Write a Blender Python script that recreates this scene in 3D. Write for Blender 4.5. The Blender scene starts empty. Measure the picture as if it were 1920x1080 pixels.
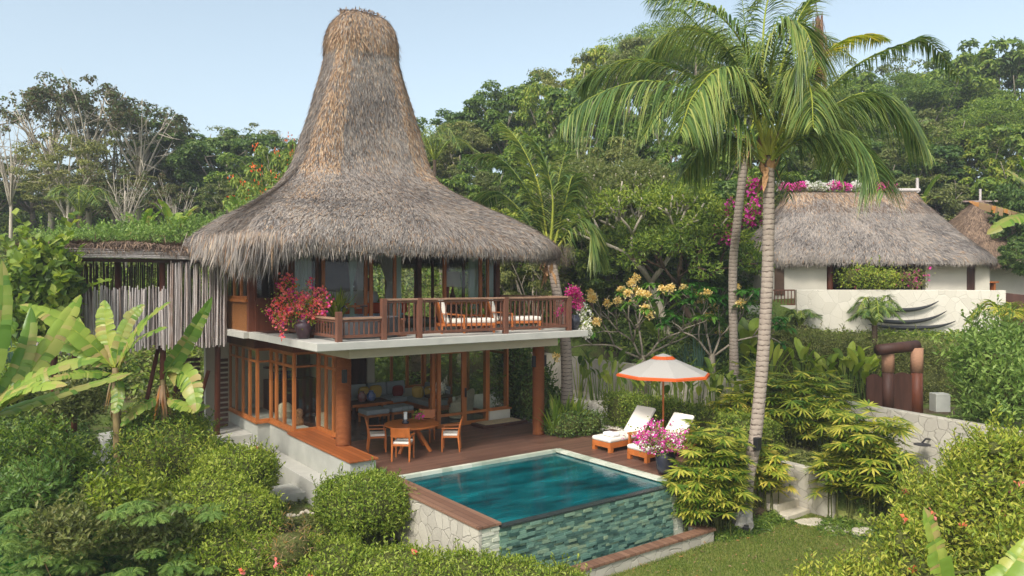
import bpy, math, random
import numpy as np
from mathutils import Vector, Matrix

# ------------------------------------------------------------------ camera, sky, sun
FOC, HZ, CZ = 1387.0, 531.0, 4.7            # focal length in photo pixels, horizon row, camera height
FX, FY = 0.59256, 0.80552                   # forward direction (X runs along the villa front, Y along its side)
RX, RY = FY, -FX
scene = bpy.context.scene
col = scene.collection
cam = bpy.data.cameras.new('camera')
cam.sensor_width = 36; cam.lens = 36 * FOC / 1920; cam.shift_y = -(540 - HZ) / 1920
cam.clip_end = 3000
camo = bpy.data.objects.new('camera', cam); col.objects.link(camo)
camo.location = (0, 0, CZ)
camo.rotation_euler = (math.pi / 2, 0, math.atan2(FY, FX) - math.pi / 2)
scene.camera = camo

SUN_AZ = math.atan2(-0.62, -0.78)           # x,y of the direction towards the sun: behind and left of the camera
SUN_EL = math.radians(46)
SUNX, SUNY = -0.80, -0.42
n_ = math.hypot(SUNX, SUNY); SUNX /= n_; SUNY /= n_
world = bpy.data.worlds.new('World'); scene.world = world; world.use_nodes = True
wn = world.node_tree.nodes; wl = world.node_tree.links
sky = wn.new('ShaderNodeTexSky'); sky.sky_type = 'NISHITA'; sky.sun_disc = False
sky.sun_elevation = SUN_EL; sky.sun_rotation = math.atan2(SUNX, SUNY)
sky.air_density = 1.0; sky.dust_density = 3.0; sky.ozone_density = 1.5
hs = wn.new('ShaderNodeHueSaturation'); hs.inputs['Saturation'].default_value = 0.62; hs.inputs['Hue'].default_value = 0.478
bg = wn['Background']; bg.inputs['Strength'].default_value = 0.126
wl.new(sky.outputs[0], hs.inputs['Color']); wl.new(hs.outputs[0], bg.inputs['Color'])
sl = bpy.data.lights.new('sun', 'SUN'); sl.energy = 1.95; sl.angle = math.radians(12); sl.color = (1.0, 0.955, 0.89)
so = bpy.data.objects.new('sun', sl); col.objects.link(so)
so.rotation_euler = Vector((-SUNX * math.cos(SUN_EL), -SUNY * math.cos(SUN_EL), -math.sin(SUN_EL))).to_track_quat('-Z', 'Y').to_euler()
scene.view_settings.view_transform = 'Standard'; scene.view_settings.look = 'None'
scene.view_settings.exposure = 1.0; scene.view_settings.gamma = 1
scene.cycles.max_bounces = 9; scene.cycles.transparent_max_bounces = 12
scene.cycles.diffuse_bounces = 6; scene.cycles.glossy_bounces = 3

rng = np.random.default_rng(11); random.seed(11)
U = random.uniform

# ------------------------------------------------------------------ coordinates
def RD(r, d, z=0.0): return np.array([FX * d + RX * r, FY * d + RY * r, z])
def W(px, py, d): return RD((px - 960) / FOC * d, d, CZ - (py - HZ) / FOC * d)
def V(px, d, z=0.0): return RD((px - 960) / FOC * d, d, z)
def G(px, py, z): return W(px, py, FOC * (CZ - z) / (py - HZ))
def sm(a, b, x):
    t = np.clip((x - a) / (b - a), 0, 1); return t * t * (3 - 2 * t)
def nrm(v): 
    v = np.asarray(v, float); return v / (np.linalg.norm(v, axis=-1, keepdims=True) + 1e-9)

def height(X, Y):
    X = np.asarray(X, float); Y = np.asarray(Y, float)
    d = FX * X + FY * Y; r = RX * X + RY * Y
    w = 0.18 * np.sin(X * .9 + 1.3 * np.sin(Y * .5)) * np.sin(Y * .7 + .5)
    px = 960 + r / np.maximum(d, 1) * FOC
    h = -1.35 + 0.55 * sm(14.2, 16.5, Y) * sm(9, 7.5, X) + 0 * X
    left = sm(5.9, 3.0, X)
    h = h * (1 - left) + left * (-2.3 + 2.5 * sm(17, 28, Y) + w)
    h = h + sm(20.0, 24, Y) * sm(8, 6, X) * sm(3, 6, X) * 0.75
    hill = 0.3 + 0.40 * np.maximum(0, d - 28)
    hill = np.where(hill > 9, 9 + 4.5 * (1 - np.exp(-(hill - 9) / 4.5)), hill)
    right = sm(1395, 1440, px)
    hr = 0.4 + 1.9 * sm(27.5, 30.5, d) + 1.7 * sm(31.2, 31.8, d) + 0.38 * np.maximum(0, d - 42)
    hr = np.where(hr > 10, 10 + 5 * (1 - np.exp(-(hr - 10) / 5)), hr)
    far = hill * (1 - right) + hr * right + w * sm(30, 36, d)
    m = np.maximum(sm(22.05, 22.4, X), sm(26.8, 28.0, Y) * sm(0, 4, d))
    h = h * (1 - m) + far * m
    terr = np.maximum(sm(7.55, 7.7, X) * sm(16.35, 16.5, Y), sm(13.7, 13.8, X) * sm(12.2, 12.3, Y)) * (1 - m)
    h = h * (1 - terr) + (-0.10) * terr
    low = sm(17.95, 18.1, X) * sm(9.0, 10.4, Y) * (1 - m) * (1 - terr)
    h = h * (1 - low) + (-0.30) * low
    bed = sm(13.9, 14.6, X) * sm(10.9, 11.8, Y) * sm(17, 16.6, X) * (1 - terr) * (1 - m)
    return h + bed * 0.25
def Hh(p): return float(height(p[0], p[1]))

# ------------------------------------------------------------------ mesh builder
class MB:
    def __init__(s): s.v = []; s.f = []; s.n = 0
    def add(s, v, f, mi=0):
        v = np.asarray(v, float).reshape(-1, 3); f = np.asarray(f, int)
        if f.ndim == 1: f = f.reshape(1, -1)
        s.v.append(v); s.f.append((f + s.n, mi)); s.n += len(v); return s
    def box(s, c, size, rz=0, mi=0, rx=0, ry=0):
        h = np.array(size) / 2.0
        v = np.array([[x, y, z] for x in (-1, 1) for y in (-1, 1) for z in (-1, 1)]) * h
        M_ = np.array(Matrix.Rotation(rz, 3, 'Z') @ Matrix.Rotation(ry, 3, 'Y') @ Matrix.Rotation(rx, 3, 'X'))
        v = v @ M_.T + np.array(c)
        return s.add(v, [[0, 1, 3, 2], [4, 6, 7, 5], [0, 4, 5, 1], [2, 3, 7, 6], [0, 2, 6, 4], [1, 5, 7, 3]], mi)
    def bx(s, x0, x1, y0, y1, z0, z1, mi=0):
        return s.box(((x0 + x1) / 2, (y0 + y1) / 2, (z0 + z1) / 2), (x1 - x0, y1 - y0, z1 - z0), 0, mi)
    def bar(s, p0, p1, w, h, mi=0, up=(0, 0, 1)):
        p0 = np.array(p0, float); p1 = np.array(p1, float); t = nrm(p1 - p0)
        a = np.cross(t, up)
        if np.linalg.norm(a) < 1e-3: a = np.cross(t, (0, 1, 0))
        a = nrm(a); b = np.cross(a, t)
        v = [p + sa * a * w / 2 + sb * b * h / 2 for p in (p0, p1) for sa, sb in ((-1, -1), (1, -1), (1, 1), (-1, 1))]
        return s.add(v, [[0, 1, 2, 3], [7, 6, 5, 4], [0, 4, 5, 1], [1, 5, 6, 2], [2, 6, 7, 3], [3, 7, 4, 0]], mi)
    def tube(s, P, Rr, n=8, mi=0, cap=True):
        P = np.asarray(P, float); k = len(P); Rr = np.broadcast_to(np.asarray(Rr, float), (k,))
        T = np.gradient(P, axis=0); T = nrm(T)
        ref = np.array([0, 0, 1.0]) if abs(T[0][2]) < .9 else np.array([1.0, 0, 0])
        a = nrm(np.cross(T[0], ref)); rings = []
        for i in range(k):
            a = nrm(a - T[i] * np.dot(a, T[i])); b = np.cross(T[i], a)
            th = np.arange(n) * 2 * math.pi / n
            rings.append(P[i] + Rr[i] * (np.cos(th)[:, None] * a + np.sin(th)[:, None] * b))
        v = np.concatenate(rings)
        i = np.arange(k - 1)[:, None] * n; j = np.arange(n)[None]; j2 = (j + 1) % n
        f = np.stack([i + j, i + j2, i + n + j2, i + n + j], -1).reshape(-1, 4)
        s.add(v, f, mi)
        if cap:
            s.f.append((np.array([[s.n - len(v) + q for q in range(n)][::-1]]), mi))
            s.f.append((np.array([[s.n - n + q for q in range(n)]]), mi))
        return s
    def lathe(s, c, prof, n=24, mi=0, sx=1, sy=1):
        prof = np.array(prof, float); th = np.arange(n) * 2 * math.pi / n; k = len(prof)
        v = np.stack([prof[:, 0][:, None] * np.cos(th) * sx, prof[:, 0][:, None] * np.sin(th) * sy, np.repeat(prof[:, 1][:, None], n, 1)], -1).reshape(-1, 3) + np.array(c)
        i = np.arange(k - 1)[:, None] * n; j = np.arange(n)[None]; j2 = (j + 1) % n
        f = np.stack([i + j, i + j2, i + n + j2, i + n + j], -1).reshape(-1, 4)
        s.add(v, f, mi)
        s.f.append((np.array([[s.n - len(v) + q for q in range(n)][::-1]]), mi)); s.f.append((np.array([[s.n - n + q for q in range(n)]]), mi))
        return s
    def ball(s, c, r, mi=0, n=14, m=8, e=1.0):
        ph = np.linspace(-math.pi / 2, math.pi / 2, m + 1); th = np.arange(n) * 2 * math.pi / n
        f_ = lambda q: np.sign(q) * np.abs(q) ** e
        x = f_(np.cos(ph))[:, None] * f_(np.cos(th)); y = f_(np.cos(ph))[:, None] * f_(np.sin(th)); z = np.repeat(f_(np.sin(ph))[:, None], n, 1)
        v = np.stack([x, y, z], -1).reshape(-1, 3) * np.array(r) + np.array(c)
        i = np.arange(m)[:, None] * n; j = np.arange(n)[None]; j2 = (j + 1) % n
        return s.add(v, np.stack([i + j, i + j2, i + n + j2, i + n + j], -1).reshape(-1, 4), mi)
    def leaves(s, P, D, N, L, Wd, mi=0, fold=.12):
        P = np.asarray(P, float); D = nrm(D); S_ = nrm(np.cross(D, N)); N2 = np.cross(S_, D)
        L = np.broadcast_to(np.asarray(L, float), (len(P),))[:, None]; Wd = np.broadcast_to(np.asarray(Wd, float), (len(P),))[:, None]
        mid = P + D * L * .45 + N2 * L * fold
        v = np.stack([P, mid + S_ * Wd / 2, P + D * L, mid - S_ * Wd / 2], 1).reshape(-1, 3)
        return s.add(v, np.arange(len(P) * 4).reshape(-1, 4), mi)
    def blades(s, P, D, N, L, Wd, droop, segs=3, mi=0, prof=None, fold=0.0):
        n = len(P)
        if n == 0: return s
        P = np.asarray(P, float); D = nrm(D); S_ = nrm(np.cross(D, N)); N2 = np.cross(S_, D)
        L = np.broadcast_to(np.asarray(L, float), (n,)); Wd = np.broadcast_to(np.asarray(Wd, float), (n,)); droop = np.broadcast_to(np.asarray(droop, float), (n,))
        t = np.linspace(0, 1, segs + 1)
        pr = prof(t) if prof else np.minimum(1, 4 * t + .35) * (1 - t ** 2.5) + .03
        pos = P[:, None] + D[:, None] * (L[:, None] * t)[..., None] - np.array([0, 0, 1.0]) * (droop[:, None] * L[:, None] * t ** 2)[..., None]
        sd = S_[:, None] * (Wd[:, None] * pr / 2)[..., None]
        if fold:
            up = N2[:, None] * (Wd[:, None] * pr * fold)[..., None]
            v = np.stack([pos + sd + up, pos, pos - sd + up], 2).reshape(-1, 3); k = 3
            b = np.arange(n)[:, None, None] * ((segs + 1) * 3) + np.arange(segs)[None, :, None] * 3 + np.arange(2)[None, None]
        else:
            v = np.stack([pos + sd, pos - sd], 2).reshape(-1, 3); k = 2
            b = np.arange(n)[:, None, None] * ((segs + 1) * 2) + np.arange(segs)[None, :, None] * 2 + np.zeros((1, 1, 1), int)
        f = np.stack([b, b + 1, b + k + 1, b + k], -1).reshape(-1, 4)
        return s.add(v, f, mi)
    def build(s, name, mats, parent=None, smooth=False, bevel=0, props=None, base=None):
        if not isinstance(mats, (list, tuple)): mats = [mats]
        v = np.concatenate(s.v) if s.v else np.zeros((0, 3))
        off = np.zeros(3)
        if parent is None:
            if base is not None: off = np.array(base, float)
            elif len(v): off = np.array([(v[:, 0].min() + v[:, 0].max()) / 2, (v[:, 1].min() + v[:, 1].max()) / 2, v[:, 2].min()])
        else:
            q = parent
            while q is not None: off = off + np.array(q.location); q = q.parent
        me = bpy.data.meshes.new(name)
        v = (v - off).astype(np.float32)
        me.vertices.add(len(v)); me.vertices.foreach_set('co', v.ravel())
        loops = np.concatenate([f.ravel() for f, _ in s.f]).astype(np.int32)
        cnt = np.concatenate([np.full(len(f), f.shape[1]) for f, _ in s.f]).astype(np.int32)
        mi = np.concatenate([np.full(len(f), m) for f, m in s.f]).astype(np.int32)
        st = np.concatenate([[0], np.cumsum(cnt)[:-1]]).astype(np.int32)
        me.loops.add(len(loops)); me.loops.foreach_set('vertex_index', loops)
        me.polygons.add(len(cnt)); me.polygons.foreach_set('loop_start', st)
        try: me.polygons.foreach_set('loop_total', cnt)
        except Exception: pass
        for m in mats: me.materials.append(m)
        me.polygons.foreach_set('material_index', mi)
        me.polygons.foreach_set('use_smooth', np.full(len(cnt), bool(smooth)))
        me.update(calc_edges=True)
        o = bpy.data.objects.new(name, me); col.objects.link(o)
        if parent is None: o.location = off
        else: o.parent = parent
        if bevel:
            b = o.modifiers.new('bevel', 'BEVEL'); b.width = bevel; b.segments = 2; b.limit_method = 'ANGLE'
        if props:
            for k_, x in props.items(): o[k_] = x
        return o

def thing(name, label, cat, loc=(0, 0, 0), rz=0, group=None):
    o = bpy.data.objects.new(name, None); col.objects.link(o); o.empty_display_size = .3
    o.location = Vector([float(x) for x in loc]); o.rotation_euler = (0, 0, rz); o['label'] = label; o['category'] = cat
    if group: o['group'] = group
    return o
def tag(o, label, cat, group=None):
    o['label'] = label; o['category'] = cat
    if group: o['group'] = group
    return o
def setting(o, kind='structure'): o['kind'] = kind; return o
def dup(root, loc, rz=0, sc=1, label=None, group=None):
    def cp(o, par):
        c = o.copy(); col.objects.link(c)
        if par is not None: c.parent = par
        for ch in list(o.children): cp(ch, c)
        return c
    r = cp(root, None)
    r.location = Vector([float(x) for x in loc]); r.rotation_euler = (0, 0, rz); r.scale = (sc, sc, sc) if not hasattr(sc, '__len__') else sc
    if label: r['label'] = label
    if group: r['group'] = group
    return r
def place(first, used, *a, **k):
    """the first use moves the prototype itself, later ones copy it"""
    if not used:
        used.append(1); first.location = Vector([float(x) for x in a[0]]); first.rotation_euler = (0, 0, k.get('rz', 0))
        sc = k.get('sc', 1); first.scale = (sc, sc, sc) if not hasattr(sc, '__len__') else sc
        if k.get('label'): first['label'] = k['label']
        if k.get('group'): first['group'] = k['group']
        return first
    return dup(first, *a, **k)

# ------------------------------------------------------------------ materials
def srgb(r, g, b):
    f = lambda c: ((c / 255 + .055) / 1.055) ** 2.4 if c > 10 else c / 255 / 12.92
    return (f(r), f(g), f(b), 1)
class Mat:
    def __init__(s, name):
        s.m = bpy.data.materials.new(name); s.m.use_nodes = True
        s.n = s.m.node_tree.nodes; s.l = s.m.node_tree.links; s.b = s.n['Principled BSDF']; s.out = s.n['Material Output']
        s.tc = s.n.new('ShaderNodeTexCoord')
    def node(s, t, **k):
        x = s.n.new(t)
        for a, b in k.items():
            if a in x.inputs: x.inputs[a].default_value = b
            else: setattr(x, a, b)
        return x
    def coord(s, scale=(1, 1, 1), rot=(0, 0, 0), src='Object'):
        mp = s.node('ShaderNodeMapping'); mp.inputs['Scale'].default_value = scale; mp.inputs['Rotation'].default_value = rot
        s.l.new(s.tc.outputs[src], mp.inputs['Vector']); return mp.outputs[0]
    def noise(s, scale, detail=4, vec=None, rough=.6):
        x = s.node('ShaderNodeTexNoise'); x.inputs['Scale'].default_value = scale; x.inputs['Detail'].default_value = detail; x.inputs['Roughness'].default_value = rough
        s.l.new(vec if vec else s.coord(), x.inputs['Vector']); return x.outputs['Fac']
    def ramp(s, fac, stops):
        r = s.node('ShaderNodeValToRGB'); e = r.color_ramp.elements
        while len(e) < len(stops): e.new(.5)
        for q, (p, c) in zip(e, stops): q.position = p; q.color = c if len(c) == 4 else (*c, 1)
        s.l.new(fac, r.inputs[0]); return r.outputs[0]
    def mix(s, fac, a, b, mode='MIX'):
        x = s.node('ShaderNodeMix'); x.data_type = 'RGBA'; x.blend_type = mode
        for v, k in ((fac, 0), (a, 6), (b, 7)):
            if isinstance(v, (int, float)): x.inputs[k].default_value = v
            elif isinstance(v, tuple): x.inputs[k].default_value = v if len(v) == 4 else (*v, 1)
            else: s.l.new(v, x.inputs[k])
        return x.outputs[2]
    def bump(s, h, st=.3, dist=.02, to=None):
        x = s.node('ShaderNodeBump'); x.inputs['Strength'].default_value = st; x.inputs['Distance'].default_value = dist
        s.l.new(h, x.inputs['Height']); s.l.new(x.outputs[0], (to or s.b).inputs['Normal']); return x
    def col(s, c):
        if isinstance(c, tuple): s.b.inputs['Base Color'].default_value = c if len(c) == 4 else (*c, 1)
        else: s.l.new(c, s.b.inputs['Base Color'])
    def rough(s, r, spec=.4): s.b.inputs['Roughness'].default_value = r; s.b.inputs['Specular IOR Level'].default_value = spec

def plain(name, c, rough=.6, var=.18, scale=6, st=.15, spec=.35, stretch=(1, 1, 1), c2=None, dist=.01):
    m = Mat(name); c = np.array(c[:3]); v = m.coord(stretch)
    n1 = m.noise(scale, 6, v)
    a = tuple(np.clip(c * (1 - var), 0, 1)); b = tuple(np.clip(c * (1 + var), 0, 1)) if c2 is None else tuple(c2[:3])
    m.col(m.ramp(n1, [(.3, a), (.7, b)])); m.rough(rough, spec); m.bump(n1, st, dist); return m.m

def leafmat(name, cols, rough=.45, trans=.38, spec=.3):
    m = Mat(name); g = m.node('ShaderNodeNewGeometry'); oi = m.node('ShaderNodeObjectInfo')
    nz = m.noise(.9, 2)
    a = m.node('ShaderNodeMath', operation='MULTIPLY_ADD'); m.l.new(nz, a.inputs[0]); a.inputs[1].default_value = .9; a.inputs[2].default_value = -.45
    b = m.node('ShaderNodeMath', operation='ADD'); m.l.new(g.outputs['Random Per Island'], b.inputs[0]); m.l.new(a.outputs[0], b.inputs[1])
    k = len(cols); c = m.ramp(b.outputs[0], [(i / (k - 1) * .8 + .1, tuple(x)) for i, x in enumerate(cols)])
    h = m.node('ShaderNodeHueSaturation'); m.l.new(c, h.inputs['Color'])
    q = m.node('ShaderNodeMapRange'); m.l.new(oi.outputs['Random'], q.inputs[0]); q.inputs[3].default_value = .8; q.inputs[4].default_value = 1.2
    m.l.new(q.outputs[0], h.inputs['Value'])
    q2 = m.node('ShaderNodeMapRange'); m.l.new(oi.outputs['Random'], q2.inputs[0]); q2.inputs[3].default_value = .515; q2.inputs[4].default_value = .485
    m.l.new(q2.outputs[0], h.inputs['Hue'])
    m.col(h.outputs[0]); m.rough(rough, spec)
    t = m.node('ShaderNodeBsdfTranslucent'); br = m.node('ShaderNodeHueSaturation'); br.inputs['Value'].default_value = 1.5; br.inputs['Saturation'].default_value = 1.1
    m.l.new(h.outputs[0], br.inputs['Color']); m.l.new(br.outputs[0], t.inputs['Color'])
    mx = m.node('ShaderNodeMixShader'); mx.inputs[0].default_value = trans
    m.l.new(m.b.outputs[0], mx.inputs[1]); m.l.new(t.outputs[0], mx.inputs[2]); m.l.new(mx.outputs[0], m.out.inputs[0]); return m.m

def islandmat(name, cols, rough=.8, spec=.2, scale=1.2, amp=.7, bump=0, bscale=30):
    m = Mat(name); g = m.node('ShaderNodeNewGeometry'); nz = m.noise(scale, 4)
    a = m.node('ShaderNodeMath', operation='MULTIPLY_ADD'); m.l.new(nz, a.inputs[0]); a.inputs[1].default_value = amp * 2; a.inputs[2].default_value = -amp
    b = m.node('ShaderNodeMath', operation='ADD'); m.l.new(g.outputs['Random Per Island'], b.inputs[0]); m.l.new(a.outputs[0], b.inputs[1])
    k = len(cols); c = m.ramp(b.outputs[0], [(i / (k - 1), tuple(x)) for i, x in enumerate(cols)])
    m.col(c); m.rough(rough, spec)
    if bump: m.bump(m.noise(bscale, 5), bump, .02)
    return m.m

def planks(name, c1, c2, width, length=2.4, rot=0, rough=.5, gap=.006, spec=.4, grain=.5):
    m = Mat(name); v = m.coord((1, 1, 1), (0, 0, rot))
    b = m.node('ShaderNodeTexBrick'); m.l.new(v, b.inputs['Vector']); b.inputs['Scale'].default_value = 1
    b.inputs['Brick Width'].default_value = length; b.inputs['Row Height'].default_value = width; b.inputs['Mortar Size'].default_value = gap
    b.inputs['Color1'].default_value = (0, 0, 0, 1); b.inputs['Color2'].default_value = (1, 1, 1, 1); b.inputs['Mortar'].default_value = (.5, .5, .5, 1); b.offset = .37
    v2 = m.coord((2, 40, 40), (0, 0, rot)) ; n = m.noise(1.2, 6, v2); n2 = m.noise(.5, 3)
    f = m.mix(.5, b.outputs['Color'], n); f = m.mix(.3, f, n2)
    c = m.ramp(f, [(.25, c1[:3]), (.75, c2[:3])])
    c = m.mix(b.outputs['Fac'], c, tuple(np.array(c1[:3]) * .25)); m.col(c); m.rough(rough, spec)
    inv = m.node('ShaderNodeMath', operation='SUBTRACT'); inv.inputs[0].default_value = 1; m.l.new(b.outputs['Fac'], inv.inputs[1])
    m.bump(m.mix(.15, inv.outputs[0], n), grain, .01); return m.m

def crazy(name, ca, cb, mortar, scale=2.2, rough=.85, lw=.04, st=.5):
    m = Mat(name); v = m.coord(); nz = m.node('ShaderNodeTexNoise'); nz.inputs['Scale'].default_value = 3; m.l.new(v, nz.inputs['Vector'])
    w = m.mix(.12, v, nz.outputs['Color'])
    a = m.node('ShaderNodeTexVoronoi', feature='DISTANCE_TO_EDGE'); a.inputs['Scale'].default_value = scale; m.l.new(w, a.inputs['Vector'])
    b = m.node('ShaderNodeTexVoronoi', feature='F1'); b.inputs['Scale'].default_value = scale; m.l.new(w, b.inputs['Vector'])
    sp = m.node('ShaderNodeSeparateColor'); m.l.new(b.outputs['Color'], sp.inputs[0])
    f = m.mix(.45, sp.outputs[0], m.noise(9, 8)); c = m.ramp(f, [(.25, ca[:3]), (.8, cb[:3])])
    e = m.ramp(a.outputs['Distance'], [(lw * .3, (1, 1, 1)), (lw, (0, 0, 0))])
    m.col(m.mix(e, c, tuple(mortar[:3]))); m.rough(rough, .2)
    hh = m.mix(.5, m.ramp(a.outputs['Distance'], [(0, (0, 0, 0)), (lw * 2, (1, 1, 1))]), m.noise(14, 8)); m.bump(hh, st, .025); return m.m

def glassmat(name, tint=(.92, .95, .94), refl=.9):
    m = Mat(name); tr = m.node('ShaderNodeBsdfTransparent'); tr.inputs[0].default_value = (*tint, 1)
    gl = m.node('ShaderNodeBsdfGlossy'); gl.inputs['Roughness'].default_value = .01; gl.inputs[0].default_value = (refl, refl, refl, 1)
    fr = m.node('ShaderNodeFresnel'); fr.inputs[0].default_value = 1.7
    k = m.node('ShaderNodeMath', operation='MULTIPLY_ADD'); m.l.new(fr.outputs[0], k.inputs[0]); k.inputs[1].default_value = .9; k.inputs[2].default_value = .0
    gb = m.node('ShaderNodeNewGeometry'); iv = m.node('ShaderNodeMath', operation='SUBTRACT'); iv.inputs[0].default_value = 1; m.l.new(gb.outputs['Backfacing'], iv.inputs[1]); kk = m.node('ShaderNodeMath', operation='MULTIPLY'); m.l.new(k.outputs[0], kk.inputs[0]); m.l.new(iv.outputs[0], kk.inputs[1])
    mx = m.node('ShaderNodeMixShader'); m.l.new(kk.outputs[0], mx.inputs[0]); m.l.new(tr.outputs[0], mx.inputs[1]); m.l.new(gl.outputs[0], mx.inputs[2]); m.l.new(mx.outputs[0], m.out.inputs[0]); return m.m
def clothmat(name, c, rough=.9, trans=0):
    m = Mat(name); n = m.noise(60, 3); c = np.array(c[:3]); m.col(m.ramp(n, [(.3, tuple(c * .9)), (.7, tuple(c))])); m.rough(rough, .15); m.bump(m.noise(5, 4), .25, .03)
    if trans:
        t = m.node('ShaderNodeBsdfTranslucent'); t.inputs[0].default_value = (*c, 1); mx = m.node('ShaderNodeMixShader'); mx.inputs[0].default_value = trans
        m.l.new(m.b.outputs[0], mx.inputs[1]); m.l.new(t.outputs[0], mx.inputs[2]); m.l.new(mx.outputs[0], m.out.inputs[0])
    return m.m

TEAK = plain('teak', srgb(166, 100, 50), .42, .28, 5, .12, .4, (1, 1, .12))
TEAKH = plain('teak_furniture', srgb(172, 98, 46), .4, .22, 6, .1, .4, (1, 1, .4))
DARKW = plain('dark_wood', srgb(74, 48, 38), .55, .3, 6, .15, .3, (1, 1, .15))
REDW = plain('red_wood', srgb(98, 54, 36), .55, .3, 6, .15, .3, (1, 1, .15))
CONC = plain('concrete', srgb(176, 174, 164), .8, .09, 2.2, .15, .2)
CONCB = plain('concrete_blocks', srgb(168, 168, 158), .85, .14, 1.6, .25, .2)
PLAST = plain('plaster', srgb(196, 190, 174), .85, .06, 1.5, .1, .15)
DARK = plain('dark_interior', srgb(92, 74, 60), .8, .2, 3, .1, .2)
BLACK = plain('black_metal', (.015, .015, .018), .4, .2, 5, .05, .5)
WOVEN = plain('woven_bamboo', srgb(126, 82, 44), .75, .35, 26, .6, .2, (1, 1, 1), None, .02)
DECK = planks('deck_planks', srgb(78, 54, 44), srgb(122, 90, 74), .12, 2.7, 0, .42, .005)
BENCHM = planks('bench_planks', srgb(126, 68, 34), srgb(168, 98, 54), .14, 3.5, math.pi / 2, .35, .005)
COPE = planks('coping_planks', srgb(98, 68, 52), srgb(140, 106, 84), .15, 3.0, math.pi / 2, .6, .005)
CRAZY = crazy('pale_field_stone', srgb(166, 160, 146), srgb(184, 178, 162), srgb(150, 144, 130), 3.4, .9, .016, .9)
WHITEWALL = crazy('whitewashed_stone', srgb(192, 186, 170), srgb(206, 200, 184), srgb(180, 174, 158), 2.4, .9, .02, .4)
GREYST = islandmat('ledger_stone', [srgb(150, 156, 138), srgb(190, 192, 172), srgb(170, 176, 158), srgb(204, 200, 182)], .7, .3, 2, .2, .4, 20)
GREENST = islandmat('wet_green_stone', [srgb(48, 76, 70), srgb(78, 108, 98), srgb(94, 126, 112), srgb(108, 138, 120), srgb(130, 146, 116)], .35, .6, 1.6, .3, .6, 16)
CREAM = clothmat('cream_cushion', srgb(226, 220, 206)); GREYC = clothmat('grey_cushion', srgb(150, 156, 158)); WHITEC = clothmat('white_cloth', srgb(232, 232, 230))
YELC = clothmat('yellow_cushion', srgb(196, 164, 84)); REDC = clothmat('red_print', srgb(120, 44, 40)); BLUEC = clothmat('blue_bedding', (.5, .66, .85, 1)); ORGC = clothmat('orange_throw', srgb(206, 84, 40))
CURT = clothmat('sheer_curtain', (.8, .92, .89, 1), .9, .45); CURT2 = clothmat('net_curtain', (.85, .85, .84, 1), .9, .45)
UMBW = clothmat('umbrella_canvas', srgb(186, 182, 174), .9, .25); UMBO = clothmat('umbrella_orange', srgb(214, 98, 48), .9, .2)
GLASS = glassmat('window_glass', (.93, .95, .94)); POTB = plain('glazed_dark_pot', srgb(44, 44, 54), .22, .3, 6, .05, .6)
POTP = plain('aubergine_pot', srgb(70, 48, 54), .3, .3, 6, .05, .6)
BARKG = plain('grey_bark', srgb(140, 130, 114), .85, .3, 9, .6, .15, (1, 1, .5), None, .03)
BARKD = plain('dark_bark', srgb(96, 80, 66), .9, .35, 8, .7, .1, (1, 1, .4), None, .03)
BARKW = plain('pale_bark', srgb(176, 166, 148), .85, .2, 9, .4, .15, (1, 1, .3), None, .02)
TWIG = plain('inner_twigs', srgb(84, 88, 48), 1, .5, 20, .8, .02, (1, 1, 1), None, .05)
STONEP = plain('pale_step_stone', srgb(184, 176, 158), .85, .15, 5, .4, .2)
RAT = Mat('rattan_wrap')
v_ = RAT.coord((1, 1, 1)); wv = RAT.node('ShaderNodeTexWave', wave_type='BANDS', bands_direction='Z'); wv.inputs['Scale'].default_value = 10; wv.inputs['Distortion'].default_value = 2.2; wv.inputs['Detail'].default_value = 3; RAT.l.new(v_, wv.inputs[0])
RAT.col(RAT.mix(RAT.noise(5, 5), RAT.ramp(wv.outputs['Fac'], [(.1, srgb(118, 62, 32)[:3]), (.7, srgb(196, 122, 72)[:3])]), RAT.ramp(wv.outputs['Fac'], [(.1, srgb(100, 52, 30)[:3]), (.7, srgb(176, 106, 62)[:3])]))); RAT.rough(.8, .15); RAT.bump(wv.outputs['Fac'], 1, .035); RATTAN = RAT.m; PALERAT = plain('pale_binding', srgb(164, 124, 98), .8, .25, 30, .5, .15, (.3, .3, 3))
THG = islandmat('grey_thatch', [srgb(84, 79, 76), srgb(120, 114, 108), srgb(138, 131, 124), srgb(152, 144, 135), srgb(170, 158, 143)], .95, .06, .55, .75)
THT = islandmat('straw_thatch', [srgb(104, 76, 54), srgb(148, 118, 90), srgb(174, 146, 116), srgb(192, 168, 138)], .95, .08, 2.0, .35)
THB = islandmat('brown_thatch', [srgb(74, 60, 52), srgb(104, 88, 76), srgb(130, 110, 92), srgb(154, 130, 106)], .95, .08, 2.0, .35)
STICK = islandmat('weathered_sticks', [srgb(104, 94, 90), srgb(160, 150, 145), srgb(190, 182, 176), srgb(138, 118, 106)], .9, .1, 2.5, .25, .5, 25)
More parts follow.
